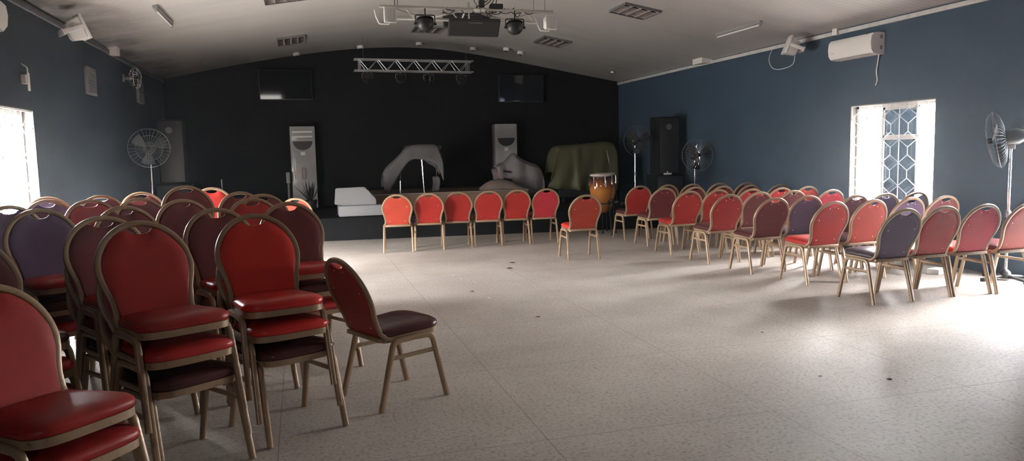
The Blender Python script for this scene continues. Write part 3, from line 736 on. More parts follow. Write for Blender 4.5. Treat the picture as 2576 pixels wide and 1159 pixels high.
b = BM(); tube(b, smoothpts([(7.44, 10.9, 3.08), (7.40, 10.95, 2.90), (7.36, 10.8, 2.74), (7.34, 10.55, 2.69), (7.30, 10.2, 2.72), (7.24, 10.05, 2.84)], 7), .005, 6)
tag(obj('speaker_cable', b, 'cable_white'), 'thin white cable drooping from the loudspeaker on the blue wall', 'cable')

# split air conditioners
def split_ac(loc, rz, label, cable=True):
    t = thing('split_air_conditioner', label, 'air conditioner', loc, rz)
    # local: x along wall, -y out of the wall
    pr = [(0, .0), (0, .28), (-.10, .285), (-.17, .275), (-.205, .235), (-.215, .15), (-.205, .06), (-.17, .015), (-.10, .0)]
    b = BM(); R0 = [b.verts.new((-.42, y, z)) for y, z in pr]; R1 = [b.verts.new((.42, y, z)) for y, z in pr]; n = len(pr)
    for i in range(n): b.faces.new((R0[i], R0[(i + 1) % n], R1[(i + 1) % n], R1[i]))
    b.faces.new(R0[::-1]); b.faces.new(R1)
    obj('body', b, 'white_plastic', t)
    b = BM(); box(b, -.37, .37, -.178, -.150, .006, .016, .003); obj('outlet_flap', b, 'grey_plastic', t)
    b = BM(); box(b, -.36, -.30, -.2165, -.2135, .09, .095); obj('badge', b, 'grey_plastic', t, False)
    b = BM()
    for z in (.20, .06): box(b, .4195, .4215, -.07, -.03, z, z + .05)
    obj('side_label', b, 'grey_plastic', t, False)
    b = BM(); m4 = Matrix.Translation((.30, -.185, .245)) @ Matrix.Rotation(math.radians(60), 4, 'X'); lathe(b, [(.035, 0), (.035, .004)], 14, mtx=m4); o = obj('sticker', b, 'tan_cloth', t); o['label'] = 'round tan sticker'
    if cable:
        b = BM(); tube(b, smoothpts([(.36, -.03, .01), (.33, -.02, -.10), (.31, -.02, -.22), (.33, -.02, -.33), (.30, -.02, -.40)], 6), .008, 6); obj('cord', b, 'cable_white', t)
    return t
split_ac((XR, 8.92, 2.665), -math.pi / 2, 'white split air conditioner with dangling cord on the blue wall')
split_ac((XL, 7.42, 2.64), math.pi / 2, 'white split air conditioner cut by the photo edge above the glaring window', False)

# wall louvre boxes, wall fan, bracket
for (y, z, lab) in ((11.35, 2.55, 'grey louvred wall box, between the white loudspeaker and the shiny wall fan'), (14.65, 2.66, 'grey louvred wall box beyond the shiny wall fan, nearer the stage')):
    t = thing('louvre_box', lab, 'wall vent', (XL, y, z), 0, 'louvred boxes on the dark side wall')
    b = BM(); box(b, 0, .045, -.22, .22, -.18, .18, .006); obj('housing', b, 'louvre_grey', t)
    b = BM()
    for k in range(9): box(b, .044, .051, -.19, .19, -.15 + k * .033, -.135 + k * .033, .002)
    obj('slats', b, 'louvre_grey', t)
def cage(bm, r, d, nrad, wire, m4):
    for s, rr in ((1, r), (0, r * 1.005), (-1, r)):
        pass
    def ring(R, y, w): tube(bm, [m4 @ Vector((R * math.cos(a), y, R * math.sin(a))) for a in np.linspace(0, 2 * math.pi, 40, endpoint=False)], w, 6, True)
    ring(r, 0, wire * 3.2)
    for y0 in (-d, d):
        ring(r * .30, y0, wire); ring(r * .65, y0 * .85, wire)
        for k in range(nrad):
            a = 2 * math.pi * k / nrad
            tube(bm, [m4 @ Vector((R * math.cos(a), y, R * math.sin(a))) for R, y in ((r * .12, y0), (r * .45, y0), (r * .8, y0 * .72), (r * .95, y0 * .35), (r, 0))], wire, 4)
def fan(loc, h, rz, tilt, label, cagemat='steel', wire=.0013, nrad=30, r=.30, polemat='chrome', base=True, wall=False):
    t = thing('pedestal_fan' if not wall else 'wall_fan', label, 'fan', loc, rz)
    m4 = Matrix.Translation((0, 0, h)) @ Matrix.Rotation(math.radians(tilt), 4, 'X')
    b = BM(); cage(b, r, .085, nrad, wire, m4); obj('cage', b, cagemat, t)
    for k in range(3):
        b = BM(); a0 = k * 2.094 + .4; g = []
        for R in np.linspace(.04, r * .86, 6):
            w = .10 + .30 * math.sin(min(1, R / (r * .86)) * 2.2)
            g.append([b.verts.new(m4 @ Vector((R * math.cos(a0 + w * s), .03 * s, R * math.sin(a0 + w * s)))) for s in (-1, -.33, .33, 1)])
        for A, B in zip(g, g[1:]):
            for j in range(3): b.faces.new((A[j], A[j + 1], B[j + 1], B[j]))
        ext = bmesh.ops.extrude_face_region(b, geom=b.faces[:]); bmesh.ops.translate(b, vec=(m4.to_3x3() @ Vector((0, .003, 0))), verts=[v for v in ext['geom'] if isinstance(v, bmesh.types.BMVert)])
        obj('blade', b, 'fan_blade', t)
    b = BM(); lathe(b, [(.015, -.09), (.03, -.085), (.03, -.05), (.02, -.04)], 14, mtx=m4 @ Matrix.Rotation(math.radians(-90), 4, 'X')); obj('hub', b, 'fan_black', t)
    ms = .45 if wall else 1
    b = BM(); lathe(b, [(r_ * ms, z_ * (.6 if wall else 1)) for r_, z_ in [(.05, .06), (.085, .09), (.085, .19), (.06, .25), (.02, .27)]], 16, mtx=m4 @ Matrix.Rotation(math.radians(-90), 4, 'X')); obj('motor', b, 'black_satin' if not wall else 'steel', t)
    if wall:
        b = BM(); box(b, -.05, .05, .155, .18, h - .06, h + .06, .005); obj('mount', b, 'steel', t); return t
    b = BM(); rod(b, (0, .13, .06), (0, .13, h - .05), .016, 12); obj('pole', b, polemat, t)
    b = BM(); lathe(b, [(.028, h * .45), (.03, h * .45 + .06), (.02, h * .45 + .08)], 12, mtx=Matrix.Translation((0, .13, 0))); box(b, -.03, .03, .10, .17, h - .10, h - .02, .006); obj('collar', b, 'steel', t)
    b = BM()
    for a in (45, 135, 225, 315):
        q = math.radians(a); rod(b, (0, .13, .05), (.27 * math.cos(q), .13 + .27 * math.sin(q), .025), .018, 8)
        lathe(b, [(.03, 0), (.03, .035)], 10, mtx=Matrix.Translation((.27 * math.cos(q), .13 + .27 * math.sin(q), 0)))
    lathe(b, [(.06, .02), (.05, .09), (.02, .12)], 16, mtx=Matrix.Translation((0, .13, 0))); obj('base', b, 'black_satin', t)
    return t
fan((6.38, 13.75, .40), 1.26, 0, 0, 'dim pedestal fan on the stage beside the olive tarpaulin', 'fan_wire')
fan((7.12, 12.75, 0), 1.355, math.radians(-8), -4, 'pedestal fan with a bright round cage rim before the tall black speaker', 'stud')
fan((-2.26, 13.0, 0), 1.68, math.radians(8), 0, 'dark pedestal fan in the corner beyond the stacked chairs', 'fan_wire')
fan((7.16, 6.47, 0), 1.50, math.radians(-140), 10, 'pedestal fan seen edge-on before the blue wall, beside the grilled window', 'fan_wire', .0014, 44)
fan((XL + .181, 13.45, 2.80), 0, math.radians(90), 0, 'shiny chrome wall fan high on the dark side wall', 'chrome', .002, 24, .17, wall=True)
t = thing('wall_bracket', 'small white angled bracket on the dark wall above the glaring window', 'bracket', (XL, 8.78, 2.34))
b = BM(); box(b, .05, .06, -.03, .03, -.13, .05, .003); obj('plate', b, 'white_plastic', t)
b = BM(); tube(b, fillet([(0, 0, .14), (.05, 0, .10), (.055, 0, -.05)], .02, 3), .007, 6); box(b, .0, .05, -.05, .05, -.06, .03, .003); obj('arm', b, 'white_plastic', t)
# white beam ends at the eaves
for (x0, x1, y0, y1, z0, lab) in ((XL + .001, XL + .13, 12.5, 12.72, 3.05, 'white boxed beam end at the dark eaves'), (XR - .22, XR - .001, 12.85, 13.2, 3.06, 'white boxed beam end at the eaves, nearer the stage'), (XR - .07, XR - .001, 9.35, 9.45, 3.04, 'small white box at the eaves above the split air conditioner')):
    b = BM(); box(b, x0, x1, y0, y1, z0, 3.25 if x1 < 0 else 3.20, .004); tag(obj('beam_end', b, 'white_paint', smooth=False), lab, 'beam end')

# ------------------------------------------------------------------ ceiling fittings
def troffer(x, y, w, d, label):
    t = thing('ceiling_light', label, 'ceiling light', (x, y, ceil_z(x) - .006), 0, 'mirror louvre ceiling lights'); t.rotation_euler = (0, -ceil_slope(x), 0)
    b = BM()
    for q in ((-w / 2, -w / 2 + .01, -d / 2, d / 2), (w / 2 - .01, w / 2, -d / 2, d / 2), (-w / 2, w / 2, -d / 2, -d / 2 + .01), (-w / 2, w / 2, d / 2 - .01, d / 2)): box(b, *q, -.034, .012, .002)
    obj('frame', b, 'louvre_grey', t, False)
    b = BM(); nx, ny = 4, 8
    for k in range(nx):
        xc = -w / 2 + w * (k + .5) / nx; hwid = w / nx / 2 - .003       # parabolic reflector troughs
        pr = [(xc + hwid * s, -.028 + .03 * (1 - s * s)) for s in (-1, -.6, -.2, .2, .6, 1)]
        g = [[b.verts.new((px, yy, pz)) for px, pz in pr] for yy in (-d / 2 + .02, d / 2 - .02)]
        for i in range(5): b.faces.new((g[0][i], g[0][i + 1], g[1][i + 1], g[1][i]))
    obj('reflector', b, 'dull_reflector', t)
    b = BM()
    for k in range(1, ny): yy = -d / 2 + d * k / ny; box(b, -w / 2 + .02, w / 2 - .02, yy - .004, yy + .004, -.032, -.004)
    obj('louvre', b, 'chrome', t, False)
    return t
troffer(-.05, 14.85, .50, .85, 'mirror louvre ceiling light above the wall television with the reflection')
troffer(4.95, 10.75, .58, .62, 'mirror louvre ceiling light nearest the camera above the chair rows')
troffer(4.78, 14.12, .56, .70, 'mirror louvre ceiling light toward the stage above the dark television')
troffer(-.08, 10.85, .58, .62, 'mirror louvre ceiling light cut by the top edge of the photo')
troffer(2.45, 14.6, .56, .62, 'mirror louvre ceiling light behind the hanging truss')
def batten(x, y, L, label):
    t = thing('tube_light', label, 'ceiling light', (x, y, ceil_z(x)), 0, 'bare tube battens'); t.rotation_euler = (0, -ceil_slope(x), 0)
    b = BM(); box(b, -.03, .03, -L / 2, L / 2, -.045, .004, .004); obj('housing', b, 'grey_plastic', t)
    b = BM(); rod(b, (0, -L / 2 + .03, -.062), (0, L / 2 - .03, -.062), .013, 10); obj('tube', b, 'white_plastic', t)
    for s in (-1, 1):
        b = BM(); box(b, -.015, .015, s * (L / 2 - .02) - .012, s * (L / 2 - .02) + .012, -.08, -.04, .003); obj('end_cap', b, 'grey_plastic', t)
batten(-1.61, 10.85, 1.2, 'unlit tube light batten on the ceiling slope above the dark wall')
batten(6.49, 10.4, 1.2, 'unlit tube light batten on the ceiling slope above the blue wall')
for k, (x, y, lab) in enumerate(((1.35, 16.75, 'small round ceiling spot above the silver truss, stacked-chair end'), (.03, 16.8, 'small round ceiling spot above the wall television with reflection'), (2.56, 16.4, 'small square-looking ceiling spot at the ridge'), (3.73, 16.37, 'small round ceiling spot just past the ridge'), (4.31, 15.75, 'paired ceiling spot on the slope, nearer the ridge'), (4.65, 15.86, 'paired ceiling spot on the slope, farther from the ridge'), (6.83, 16.03, 'tiny ceiling spot near the corner by the blue wall'))):
    t = thing('ceiling_spot', lab, 'ceiling light', (x, y, ceil_z(x)), 0, 'small ceiling spots'); t.rotation_euler = (0, -ceil_slope(x), 0)
    s = .6 if k == 6 else 1
    b = BM(); lathe(b, [(.07 * s, .004), (.07 * s, -.055 * s), (.062 * s, -.06 * s)], 18); obj('body', b, 'white_plastic', t)
    b = BM(); lathe(b, [(.05 * s, -.058 * s), (.05 * s, -.064 * s)], 18); obj('lens', b, 'louvre', t)
b = BM(); tube(b, smoothpts([(-1.71, 15.5, ceil_z(-1.71)), (-1.71, 15.5, 3.28), (-1.69, 15.5, 3.24), (-1.66, 15.5, 3.26)], 5), .006, 6)
tag(obj('ceiling_hook', b, 'steel'), 'little wire hook hanging from the ceiling above the dark corner', 'hook')

# ------------------------------------------------------------------ stage gear
def loudspeaker(loc, w, d, h, label, rz=0, horn=True, name='loudspeaker'):
    t = thing(name, label, 'loudspeaker', loc, rz)
    b = BM(); box(b, -w / 2, w / 2, 0, d, 0, h, .012); obj('cabinet', b, 'black_carpet', t)
    b = BM(); box(b, -w / 2 + .025, w / 2 - .025, -.014, .004, .03, h - .03, .006); obj('grille', b, 'black', t)
    if horn:
        b = BM(); m4 = Matrix.Translation((-.02, -.014, h - .20)) @ Matrix.Rotation(math.radians(90), 4, 'X'); lathe(b, [(.06, 0), (.06, .006), (.03, .008)], 18, mtx=m4); o = obj('emblem', b, 'louvre_grey', t); o['label'] = 'round grey disc on the grille'
    return t
loudspeaker((7.06, 13.75, .98), .46, .40, 1.14, 'tall black loudspeaker standing on a black subwoofer by the blue wall')
loudspeaker((7.06, 13.70, 0), .60, .46, .98, 'black subwoofer under the tall black loudspeaker by the blue wall', horn=False, name='subwoofer')
loudspeaker((-2.30, 15.4, 1.04), .46, .40, 1.20, 'tall black loudspeaker in the dark corner beyond the stacked chairs')
loudspeaker((-2.30, 15.35, .40), .60, .46, .64, 'black subwoofer under the tall speaker in the dark corner', horn=False, name='subwoofer')
b = BM(); box(b, -.07, .07, -.05, .05, 0, .035, .008); box(b, -.005, .01, -.01, .01, .03, .07)
tag(obj('tape_roll_box', b, 'white_plastic', loc=(7.0, 13.725, .98)), 'small white gadget lying on the subwoofer ledge', 'gadget')

def drape(name, grid, thick, m, label, cat, mi_fn=None):
    """cloth from a grid of points, subdivided and given thickness"""
    b = BM(); V = [[b.verts.new(p) for p in row] for row in grid]
    for i in range(len(V) - 1):
        for j in range(len(V[0]) - 1):
            try: b.faces.new((V[i][j], V[i + 1][j], V[i + 1][j + 1], V[i][j + 1]))
            except Exception: pass
    o = obj(name, b, m); tag(o, label, cat)
    s = o.modifiers.new('sub', 'SUBSURF'); s.levels = s.render_levels = 1
    k = o.modifiers.new('solid', 'SOLIDIFY'); k.thickness = thick; k.offset = -1
    return o
def wavy(x, z, a, seed=0): return a * (math.sin(x * 17 + seed) * .5 + math.sin(x * 31 + seed * 2.1 + z * 2) * .3 + math.sin(x * 53 + seed + z * 5) * .2)

# draped keyboard on a stand (riser, middle of the stage)
t = thing('keyboard_stand', 'covered keyboard on two chrome legs on the riser', 'keyboard', (2.38, 15.25, .725))
b = BM(); box(b, -.36, .36, -.12, .22, .86, .94, .01); obj('keyboard', b, 'black', t)
b = BM(); rod(b, (-.48, -.02, 0), (-.46, .0, .55), .013, 8); obj('leg', b, 'chrome', t)
b = BM(); rod(b, (0.0, -.02, 0), (-.035, .0, .87), .013, 8); obj('leg', b, 'chrome', t)
b = BM(); rod(b, (.30, .15, 0), (.28, .12, .87), .013, 8); obj('leg', b, 'black_satin', t)
b = BM(); rod(b, (-.46, .0, .55), (-.34, .05, .87), .012, 8); obj('brace', b, 'black_satin', t)
up = [(1.555, .86, .80), (1.57, 1.06, .84), (1.60, 1.20, .98), (1.72, 1.34, 1.02), (1.88, 1.47, 1.10), (2.03, 1.675, 1.30), (2.20, 1.70, 1.375), (2.40, 1.70, 1.38), (2.66, 1.695, 1.37), (2.71, 1.52, 1.31), (2.76, 1.25, 1.10), (2.765, 1.05, .99), (2.72, .93, .86)]
# columns: x, top z, bottom z of the front hang
cx = [1.56, 1.60, 1.66, 1.74, 1.84, 1.94, 2.04, 2.12, 2.22, 2.34, 2.46, 2.58, 2.66, 2.72, 2.77]
zt = [1.10, 1.20, 1.28, 1.345, 1.43, 1.52, 1.66, 1.692, 1.696, 1.70, 1.70, 1.70, 1.69, 1.56, 1.34]
zb = [.78, .74, .74, .90, 1.06, 1.18, 1.34, 1.40, 1.40, 1.385, 1.355, 1.31, 1.25, 1.02, .90]
grid = []
for i, x in enumerate(cx):
    col = []
    col.append((x, 15.55, zb[i] + .05 + .1 * math.sin(i)))
    col.append((x, 15.53, (zt[i] + zb[i]) / 2)); col.append((x, 15.48, zt[i] - .02)); col.append((x, 15.30, zt[i] + .004))
    col.append((x, 15.12, zt[i] - .012))
    for s in (.25, .6, 1.): col.append((x + .01 * math.sin(i * 2.1), 15.075 + wavy(x, s, .03, 1), zt[i] + (zb[i] - zt[i]) * s + (.012 * math.sin(i * 3.3) if s == 1 else 0)))
    grid.append(col)
drape('dust_sheet', grid, .008, 'grey_cloth', 'grey fringed dust sheet draped over the keyboard on the riser', 'cloth')
# second piece of cloth hanging at its side
grid = [[(2.56 + .05 * i + .02 * math.sin(j), 15.32 + wavy(i * .3, j, .04, 3), 1.04 - .075 * j) for j in range(5)] for i in range(4)]
drape('hanging_cloth', grid, .008, 'grey_cloth', 'small grey cloth hanging low beside the draped keyboard legs', 'cloth')

# draped drum kit
t = thing('drum_kit', 'covered drum kit on the riser with chrome stand showing', 'drum kit', (4.55, 15.5, .40))
b = BM(); lathe(b, [(.26, -.18), (.26, .18)], 24, mtx=Matrix.Translation((.1, .25, .30)) @ Matrix.Rotation(math.radians(90), 4, 'X')); obj('bass_drum', b, 'black', t)
b = BM(); lathe(b, [(.16, 0), (.16, .15)], 20, mtx=Matrix.Translation((-.2, .2, .55))); rod(b, (-.2, .2, 0), (-.2, .2, .55), .012); obj('snare_drum', b, 'steel', t)
b = BM(); rod(b, (-.57, .0, 0), (-.56, .0, .83), .012, 8); rod(b, (-.53, .0, 0), (-.53, .0, .70), .008, 8); obj('stand', b, 'chrome', t)
cx = [3.96, 4.02, 4.10, 4.18, 4.26, 4.34, 4.40, 4.48, 4.58, 4.70, 4.82, 4.90, 4.97, 5.02]
zt = [1.20, 1.27, 1.29, 1.32, 1.40, 1.50, 1.50, 1.42, 1.36, 1.30, 1.26, 1.24, 1.14, .92]
zb = [1.05, .82, .62, .62, .60, .58, .58, .58, .56, .55, .55, .56, .60, .70]
grid = []
for i, x in enumerate(cx):
    col = [(x, 16.0, zb[i] + .1), (x, 15.95, (zt[i] + zb[i]) / 2), (x, 15.85, zt[i] - .06), (x, 15.65, zt[i])]
    for s in (.12, .4, .7, 1.): col.append((x + .015 * math.sin(i * 1.7 + s * 2), 15.47 + .02 * s - .05 * s + wavy(x, s, .05, 5), zt[i] + (zb[i] - zt[i]) * s))
    grid.append(col)
drape('drum_cover', grid, .008, 'grey_cloth2', 'pale grey sheet peaked over the drum kit near the second air conditioner', 'cloth')
for x0, x1, z0 in ((4.09, 4.26, 1.075), (4.10, 4.27, .92)):
    b = BM(); tube(b, smoothpts([(x0, 15.44, z0 + .03), ((x0 + x1) / 2, 15.43, z0 + .01), (x1, 15.44, z0)], 4), .016, 6); o = obj('torn_slit', b, 'black', bpy.data.objects['drum_cover']); o['label'] = 'dark torn slit'
cx = np.linspace(3.50, 4.50, 11); zt = [.76, .86, .92, .95, .955, .95, .94, .90, .85, .80, .75]
grid = [[(x, 15.45, .66), (x, 15.35, zt[i] - .04), (x, 15.2, zt[i]), (x, 15.08, zt[i] - .03), (x, 15.02 + wavy(x, 1, .02, 2), (zt[i] + .735) / 2), (x, 14.99 + wavy(x, 2, .03, 2), .735)] for i, x in enumerate(cx)]
drape('bundled_cover', grid, .01, 'tan_cloth', 'tan-grey bundled cover heaped at the foot of the draped drum kit', 'cloth')
b = BM(); box(b, 3.62, 4.38, 15.08, 15.42, .727, .86, .03)
# white draped wedge + box at the stage edge
t = thing('draped_box', 'low white-cloth-covered box at the stage edge', 'box', (1.05, 14.2, .40))
b = BM(); box(b, -.42, .55, -.20, .30, 0, .19, .012); obj('box', b, 'white_cloth', t)
t = thing('monitor_wedge', 'white-cloth-covered wedge monitor resting on the low draped box', 'monitor speaker', (.92, 14.15, .59))
b = BM(); pr = [(-.36, 0.03), (-.33, .32), (.20, .33), (.40, .10), (.40, .0), (-.2, 0)]
A = [b.verts.new((x, 0, z)) for x, z in pr]; B = [b.verts.new((x * .96, .30, z * .97)) for x, z in pr]; n = len(pr)
b.faces.new(A[::-1]); b.faces.new(B)
for i in range(n): b.faces.new((A[i], A[(i + 1) % n], B[(i + 1) % n], B[i]))
bmesh.ops.bevel(b, geom=b.edges[:], offset=.012, segments=2, affect='EDGES'); obj('covered_cabinet', b, 'white_cloth', t)

# upright under an olive tarpaulin
t = thing('upright_piano', 'black upright case under the olive tarpaulin', 'piano', (5.90, 15.35, .40))
b = BM(); box(b, -.62, .62, 0, .55, .10, 1.15, .02); obj('case', b, 'black', t)
b = BM()
for x in (-.5, .5):
    for y in (.06, .49): box(b, x - .03, x + .03, y - .03, y + .03, 0, .10, .004)
obj('foot', b, 'black', t)
cx = list(np.linspace(5.16, 6.62, 27)); grid = []
for i, x in enumerate(cx):
    f = (x - 5.16) / 1.46
    ztop = float(np.interp(f, [0, .04, .1, .35, .65, .88, .96, 1], [1.05, 1.52, 1.615, 1.635, 1.665, 1.69, 1.66, 1.45]))
    zbot = float(np.interp(f, [0, .15, .35, .55, .75, .88, 1], [.72, .70, .66, .62, .66, .58, .62])) + .02 * math.sin(i * 1.9)
    flare = -.16 * max(0, 1 - f * 3.2)
    col = [(x, 16.02, zbot + .2), (x, 16.0, ztop - .15), (x, 15.85, ztop), (x, 15.55, ztop + .012 * math.sin(i * 1.3)), (x, 15.33, ztop - .01)]
    for s in (.08, .22, .4, .6, .8, 1.):
        swag = .05 * math.exp(-((f - .36) / .035) ** 2) + .035 * math.sin(f * 24 + s * 5) * s + .006 * math.sin(f * 60) * s
        col.append((x + flare * s, 15.285 - .04 * s - swag * (.4 + s), ztop + (zbot - ztop) * s))
    grid.append(col)
drape('tarpaulin', grid, .008, 'tarp', 'olive green tarpaulin thrown over the upright case beside the conga', 'cloth')
random.seed(11)
# chrome stick stand
b = BM(); rod(b, (6.37, 14.75, .40), (6.155, 14.8, 1.50), .008, 8); lathe(b, [(.12, 0), (.12, .012), (.02, .03)], 16, mtx=Matrix.Translation((6.37, 14.75, .40)))
tag(obj('stand_pole', b, 'chrome'), 'slanting chrome stand pole behind the conga drum', 'stand')
b = BM(); rod(b, (-1.46, 15.5, .40), (-1.47, 15.5, 1.10), .012, 8); lathe(b, [(.12, 0), (.12, .012), (.02, .03)], 16, mtx=Matrix.Translation((-1.46, 15.5, .40)))
tag(obj('microphone_stand', b, 'chrome'), 'thin chrome stand glinting above the rear stacks', 'stand')
t = thing('floor_monitor_stand', 'dark upright stand with a boxy head beside the tall white air conditioner', 'stand', (-.26, 16.7, .40))
b = BM(); rod(b, (0, 0, 0), (0, 0, .58), .022, 8); lathe(b, [(.14, 0), (.14, .015), (.02, .03)], 16); obj('pole', b, 'grey_plastic', t)
b = BM(); box(b, -.04, .04, -.04, .04, .55, .78, .01); obj('head', b, 'grey_plastic', t)

# congas
def conga(loc, label, front=True):
    t = thing('conga_drum', label, 'drum', loc)
    pr = [(.115, .0), (.14, .10), (.175, .25), (.195, .38), (.198, .46), (.185, .58), (.172, .64)]
    pr = [(r, z + .40) for r, z in pr]; b = BM(); lathe(b, pr, 32); obj('shell', b, 'conga', t)
    b = BM(); lathe(b, [(.155, 1.045), (.186, 1.04), (.190, 1.05), (.183, 1.072), (.15, 1.082)], 32); obj('drum_head', b, 'skin_head', t)
    b = BM(); tube(b, [(.19 * math.cos(a), .19 * math.sin(a), 1.035) for a in np.linspace(0, 6.2832, 32, endpoint=False)], .008, 6, True); obj('rim', b, 'chrome', t)
    for k in range(6):
        a = k * math.pi / 3 + math.radians(-90); b = BM()
        c, s = math.cos(a), math.sin(a); rod(b, (.197 * c, .197 * s, .90), (.195 * c, .195 * s, 1.035), .005, 6)
        lathe(b, [(.016, -.02), (.022, .0), (.016, .03)], 8, mtx=Matrix.Translation((.196 * c, .196 * s, .90))); obj('lug', b, 'chrome', t)
    for k in range(3):
        a = k * 2.094 + math.radians(-60); b = BM(); c, s = math.cos(a), math.sin(a)
        rod(b, (.17 * c, .17 * s, .62), (.24 * c, .24 * s, .02), .012, 8); lathe(b, [(.018, 0), (.018, .03)], 10, mtx=Matrix.Translation((.24 * c, .24 * s, 0))); obj('stand_leg', b, 'black_satin', t)
    b = BM(); tube(b, [(.185 * math.cos(a), .185 * math.sin(a), .56) for a in np.linspace(0, 6.2832, 24, endpoint=False)], .01, 6, True); obj('stand_ring', b, 'black_satin', t)
    return t
conga((5.07, 12.47, 0), 'sunburst amber conga drum standing before the olive tarpaulin, lugs facing out')
conga((5.30, 12.84, 0), 'second conga drum half hidden behind the sunburst one')

# ------------------------------------------------------------------ litter and small floor things
def litter(name, x, y, s, m, label, cat, flat=False):
    b = BM(); bmesh.ops.create_icosphere(b, subdivisions=1, radius=s)
    for v in b.verts: v.co.z = abs(v.co.z) * (.25 if flat else .55); v.co.x *= random.uniform(.7, 1.4); v.co.y *= random.uniform(.7, 1.3)
    tag(obj(name, b, m, loc=(x, y, 0.0)), label, cat, 'litter on the terrazzo floor')
litter('paper_scrap', 1.74, 9.09, .014, 'paper', 'tiny white scrap on the bright floor, nearest the line of chairs', 'litter')
litter('paper_scrap', 1.78, 8.81, .012, 'paper', 'tiny white scrap on the bright floor, second from the line of chairs', 'litter')
litter('paper_scrap', 1.88, 8.5, .013, 'paper', 'tiny white scrap on the bright floor, third from the line of chairs', 'litter')
litter('paper_scrap', 1.80, 7.49, .018, 'paper', 'white paper scrap on the open floor before the sideways chair', 'litter')
litter('dirt_crumb', 1.72, 7.91, .022, 'crumb', 'brown crumb on the floor beside the white scraps', 'litter')
litter('dirt_crumb', 2.70, 9.82, .045, 'crumb', 'flat dark scrap on the floor, nearer the lone rust-red chair', 'litter', True)
litter('dirt_crumb', 2.54, 9.36, .045, 'crumb', 'flat dark scrap on the floor, the lower of the two before the line of chairs', 'litter', True)
litter('dirt_crumb', 2.00, 6.44, .020, 'crumb', 'dark crumb on the middle of the open floor', 'litter')
litter('dirt_crumb', 3.53, 3.89, .020, 'crumb', 'largest dark fleck on the pale floor in the foreground', 'litter', True)
litter('dirt_crumb', 3.17, 4.09, .012, 'crumb', 'small dark fleck beside the largest fleck on the foreground floor', 'litter', True)
litter('dirt_crumb', 3.51, 5.24, .016, 'crumb', 'dark fleck on the pale floor before the purple-backed chair', 'litter', True)
b = BM(); box(b, -.10, .10, -.07, .07, 0, .06, .006); tag(obj('carton', b, 'paper', loc=(6.95, 6.98, 0), rotz=.3), 'crumpled pale carton on the floor under the chairs near the edge-on fan', 'carton')

# ------------------------------------------------------------------ camera
f, pitch, roll, yaw, H = 1911.08, 0.10186, 0.02263, 0.26873, 1.4804
cy, sy, cp, sp = math.cos(yaw), math.sin(yaw), math.cos(pitch), math.sin(pitch)
fw = Vector((sy * cp, cy * cp, -sp)); rt = Vector((cy, -sy, 0)); upv = rt.cross(fw)
r2 = math.cos(roll) * rt - math.sin(roll) * upv; u2 = math.sin(roll) * rt + math.cos(roll) * upv
cam = bpy.data.cameras.new('camera'); co = bpy.data.objects.new('camera', cam); COL.objects.link(co)
cam.sensor_width = 36; cam.lens = f / 2576 * 36; cam.clip_start = .05; cam.clip_end = 200
co.matrix_world = Matrix(((r2.x, u2.x, -fw.x, 0), (r2.y, u2.y, -fw.y, 0), (r2.z, u2.z, -fw.z, H), (0, 0, 0, 1)))
SC.camera = co

# ------------------------------------------------------------------ light: daylight through the openings
w = bpy.data.worlds.new('daylight'); SC.world = w; w.use_nodes = True
bg = w.node_tree.nodes['Background']; bg.inputs[0].default_value = (1.0, .985, .96, 1); bg.inputs[1].default_value = 285
wt = w.node_tree; tc = wt.nodes.new('ShaderNodeTexCoord'); sx = wt.nodes.new('ShaderNodeSeparateXYZ'); wt.links.new(tc.outputs['Generated'], sx.inputs[0])
rp = wt.nodes.new('ShaderNodeValToRGB'); e = rp.color_ramp.elements      # bright overcast sky above, duller ground below
e[0].position = .0; e[0].color = (.22, .21, .195, 1); e[1].position = .28; e[1].color = (.985, .99, 1, 1); q = e.new(.06); q.color = (.38, .375, .365, 1)
wt.links.new(sx.outputs['Z'], rp.inputs['Fac']); # sky dimmed toward +x -y, added to keep daylight off the chair backs
dp = wt.nodes.new('ShaderNodeVectorMath'); dp.operation = 'DOT_PRODUCT'; dp.inputs[1].default_value = (.6, -.8, 0); wt.links.new(tc.outputs['Generated'], dp.inputs[0])
mr = wt.nodes.new('ShaderNodeMapRange'); mr.inputs[1].default_value = .30; mr.inputs[2].default_value = .75; mr.inputs[3].default_value = 1; mr.inputs[4].default_value = .16
wt.links.new(dp.outputs['Value'], mr.inputs[0])
mx = wt.nodes.new('ShaderNodeVectorMath'); mx.operation = 'SCALE'; wt.links.new(rp.outputs['Color'], mx.inputs[0]); wt.links.new(mr.outputs[0], mx.inputs['Scale'])
wt.links.new(mx.outputs[0], bg.inputs[0])
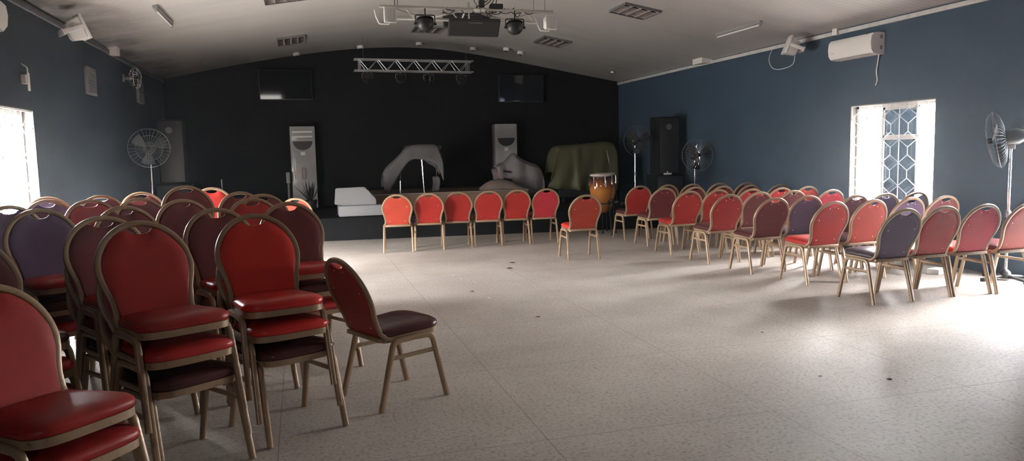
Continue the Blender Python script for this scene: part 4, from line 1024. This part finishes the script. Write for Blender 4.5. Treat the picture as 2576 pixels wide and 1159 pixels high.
# thin haze volume added to imitate the lens glare round the windows
hz = bpy.data.materials.new('glare haze'); hz.use_nodes = True; nt = hz.node_tree; nt.nodes.remove(nt.nodes['Principled BSDF'])
vs = nt.nodes.new('ShaderNodeVolumeScatter'); vs.inputs['Density'].default_value = HAZE; vs.inputs['Anisotropy'].default_value = .85; vs.inputs['Color'].default_value = (.80, .90, 1, 1)
nt.links.new(vs.outputs[0], nt.nodes['Material Output'].inputs['Volume'])
b = BM(); box(b, XL - .19, XR + .19, YF - .19, YB + .19, -.1, 4.0)
hb = obj('haze', b, hz, smooth=False); hb['kind'] = 'stuff'; hb['label'] = 'thin haze volume added through the hall for the glare by the windows'; hb['category'] = 'haze'
def portal(name, c, size, direction):
    l = bpy.data.lights.new(name, 'AREA'); l.shape = 'RECTANGLE'; l.size, l.size_y = size; l.cycles.is_portal = True
    o = bpy.data.objects.new(name, l); COL.objects.link(o); o.location = c
    o.rotation_euler = Vector(direction).to_track_quat('-Z', 'Z' if abs(direction[2]) < .9 else 'Y').to_euler()
for h in HOLE_R: portal('daylight_opening', (XR + .21, (h[0] + h[1]) / 2, (h[2] + h[3]) / 2), (h[1] - h[0], h[3] - h[2]), (-1, 0, 0))
for h in HOLE_L: portal('daylight_opening', (XL - .21, (h[0] + h[1]) / 2, (h[2] + h[3]) / 2), (h[1] - h[0], h[3] - h[2]), (1, 0, 0))
portal('daylight_opening', ((HOLE_F[0] + HOLE_F[1]) / 2, YF - .21, (HOLE_F[2] + HOLE_F[3]) / 2), (HOLE_F[1] - HOLE_F[0], HOLE_F[3] - HOLE_F[2]), (0, 1, 0))

SC.view_settings.view_transform = 'Standard'; SC.view_settings.look = 'None'
SC.view_settings.exposure = 0.; SC.view_settings.gamma = 1.; SC.view_settings.use_curve_mapping = False
SC.cycles.use_denoising = True
SC.cycles.max_bounces = 8; SC.cycles.diffuse_bounces = 5; SC.cycles.glossy_bounces = 3; SC.cycles.transparent_max_bounces = 8
SC.cycles.caustics_reflective = False; SC.cycles.caustics_refractive = False; SC.cycles.sample_clamp_indirect = 8
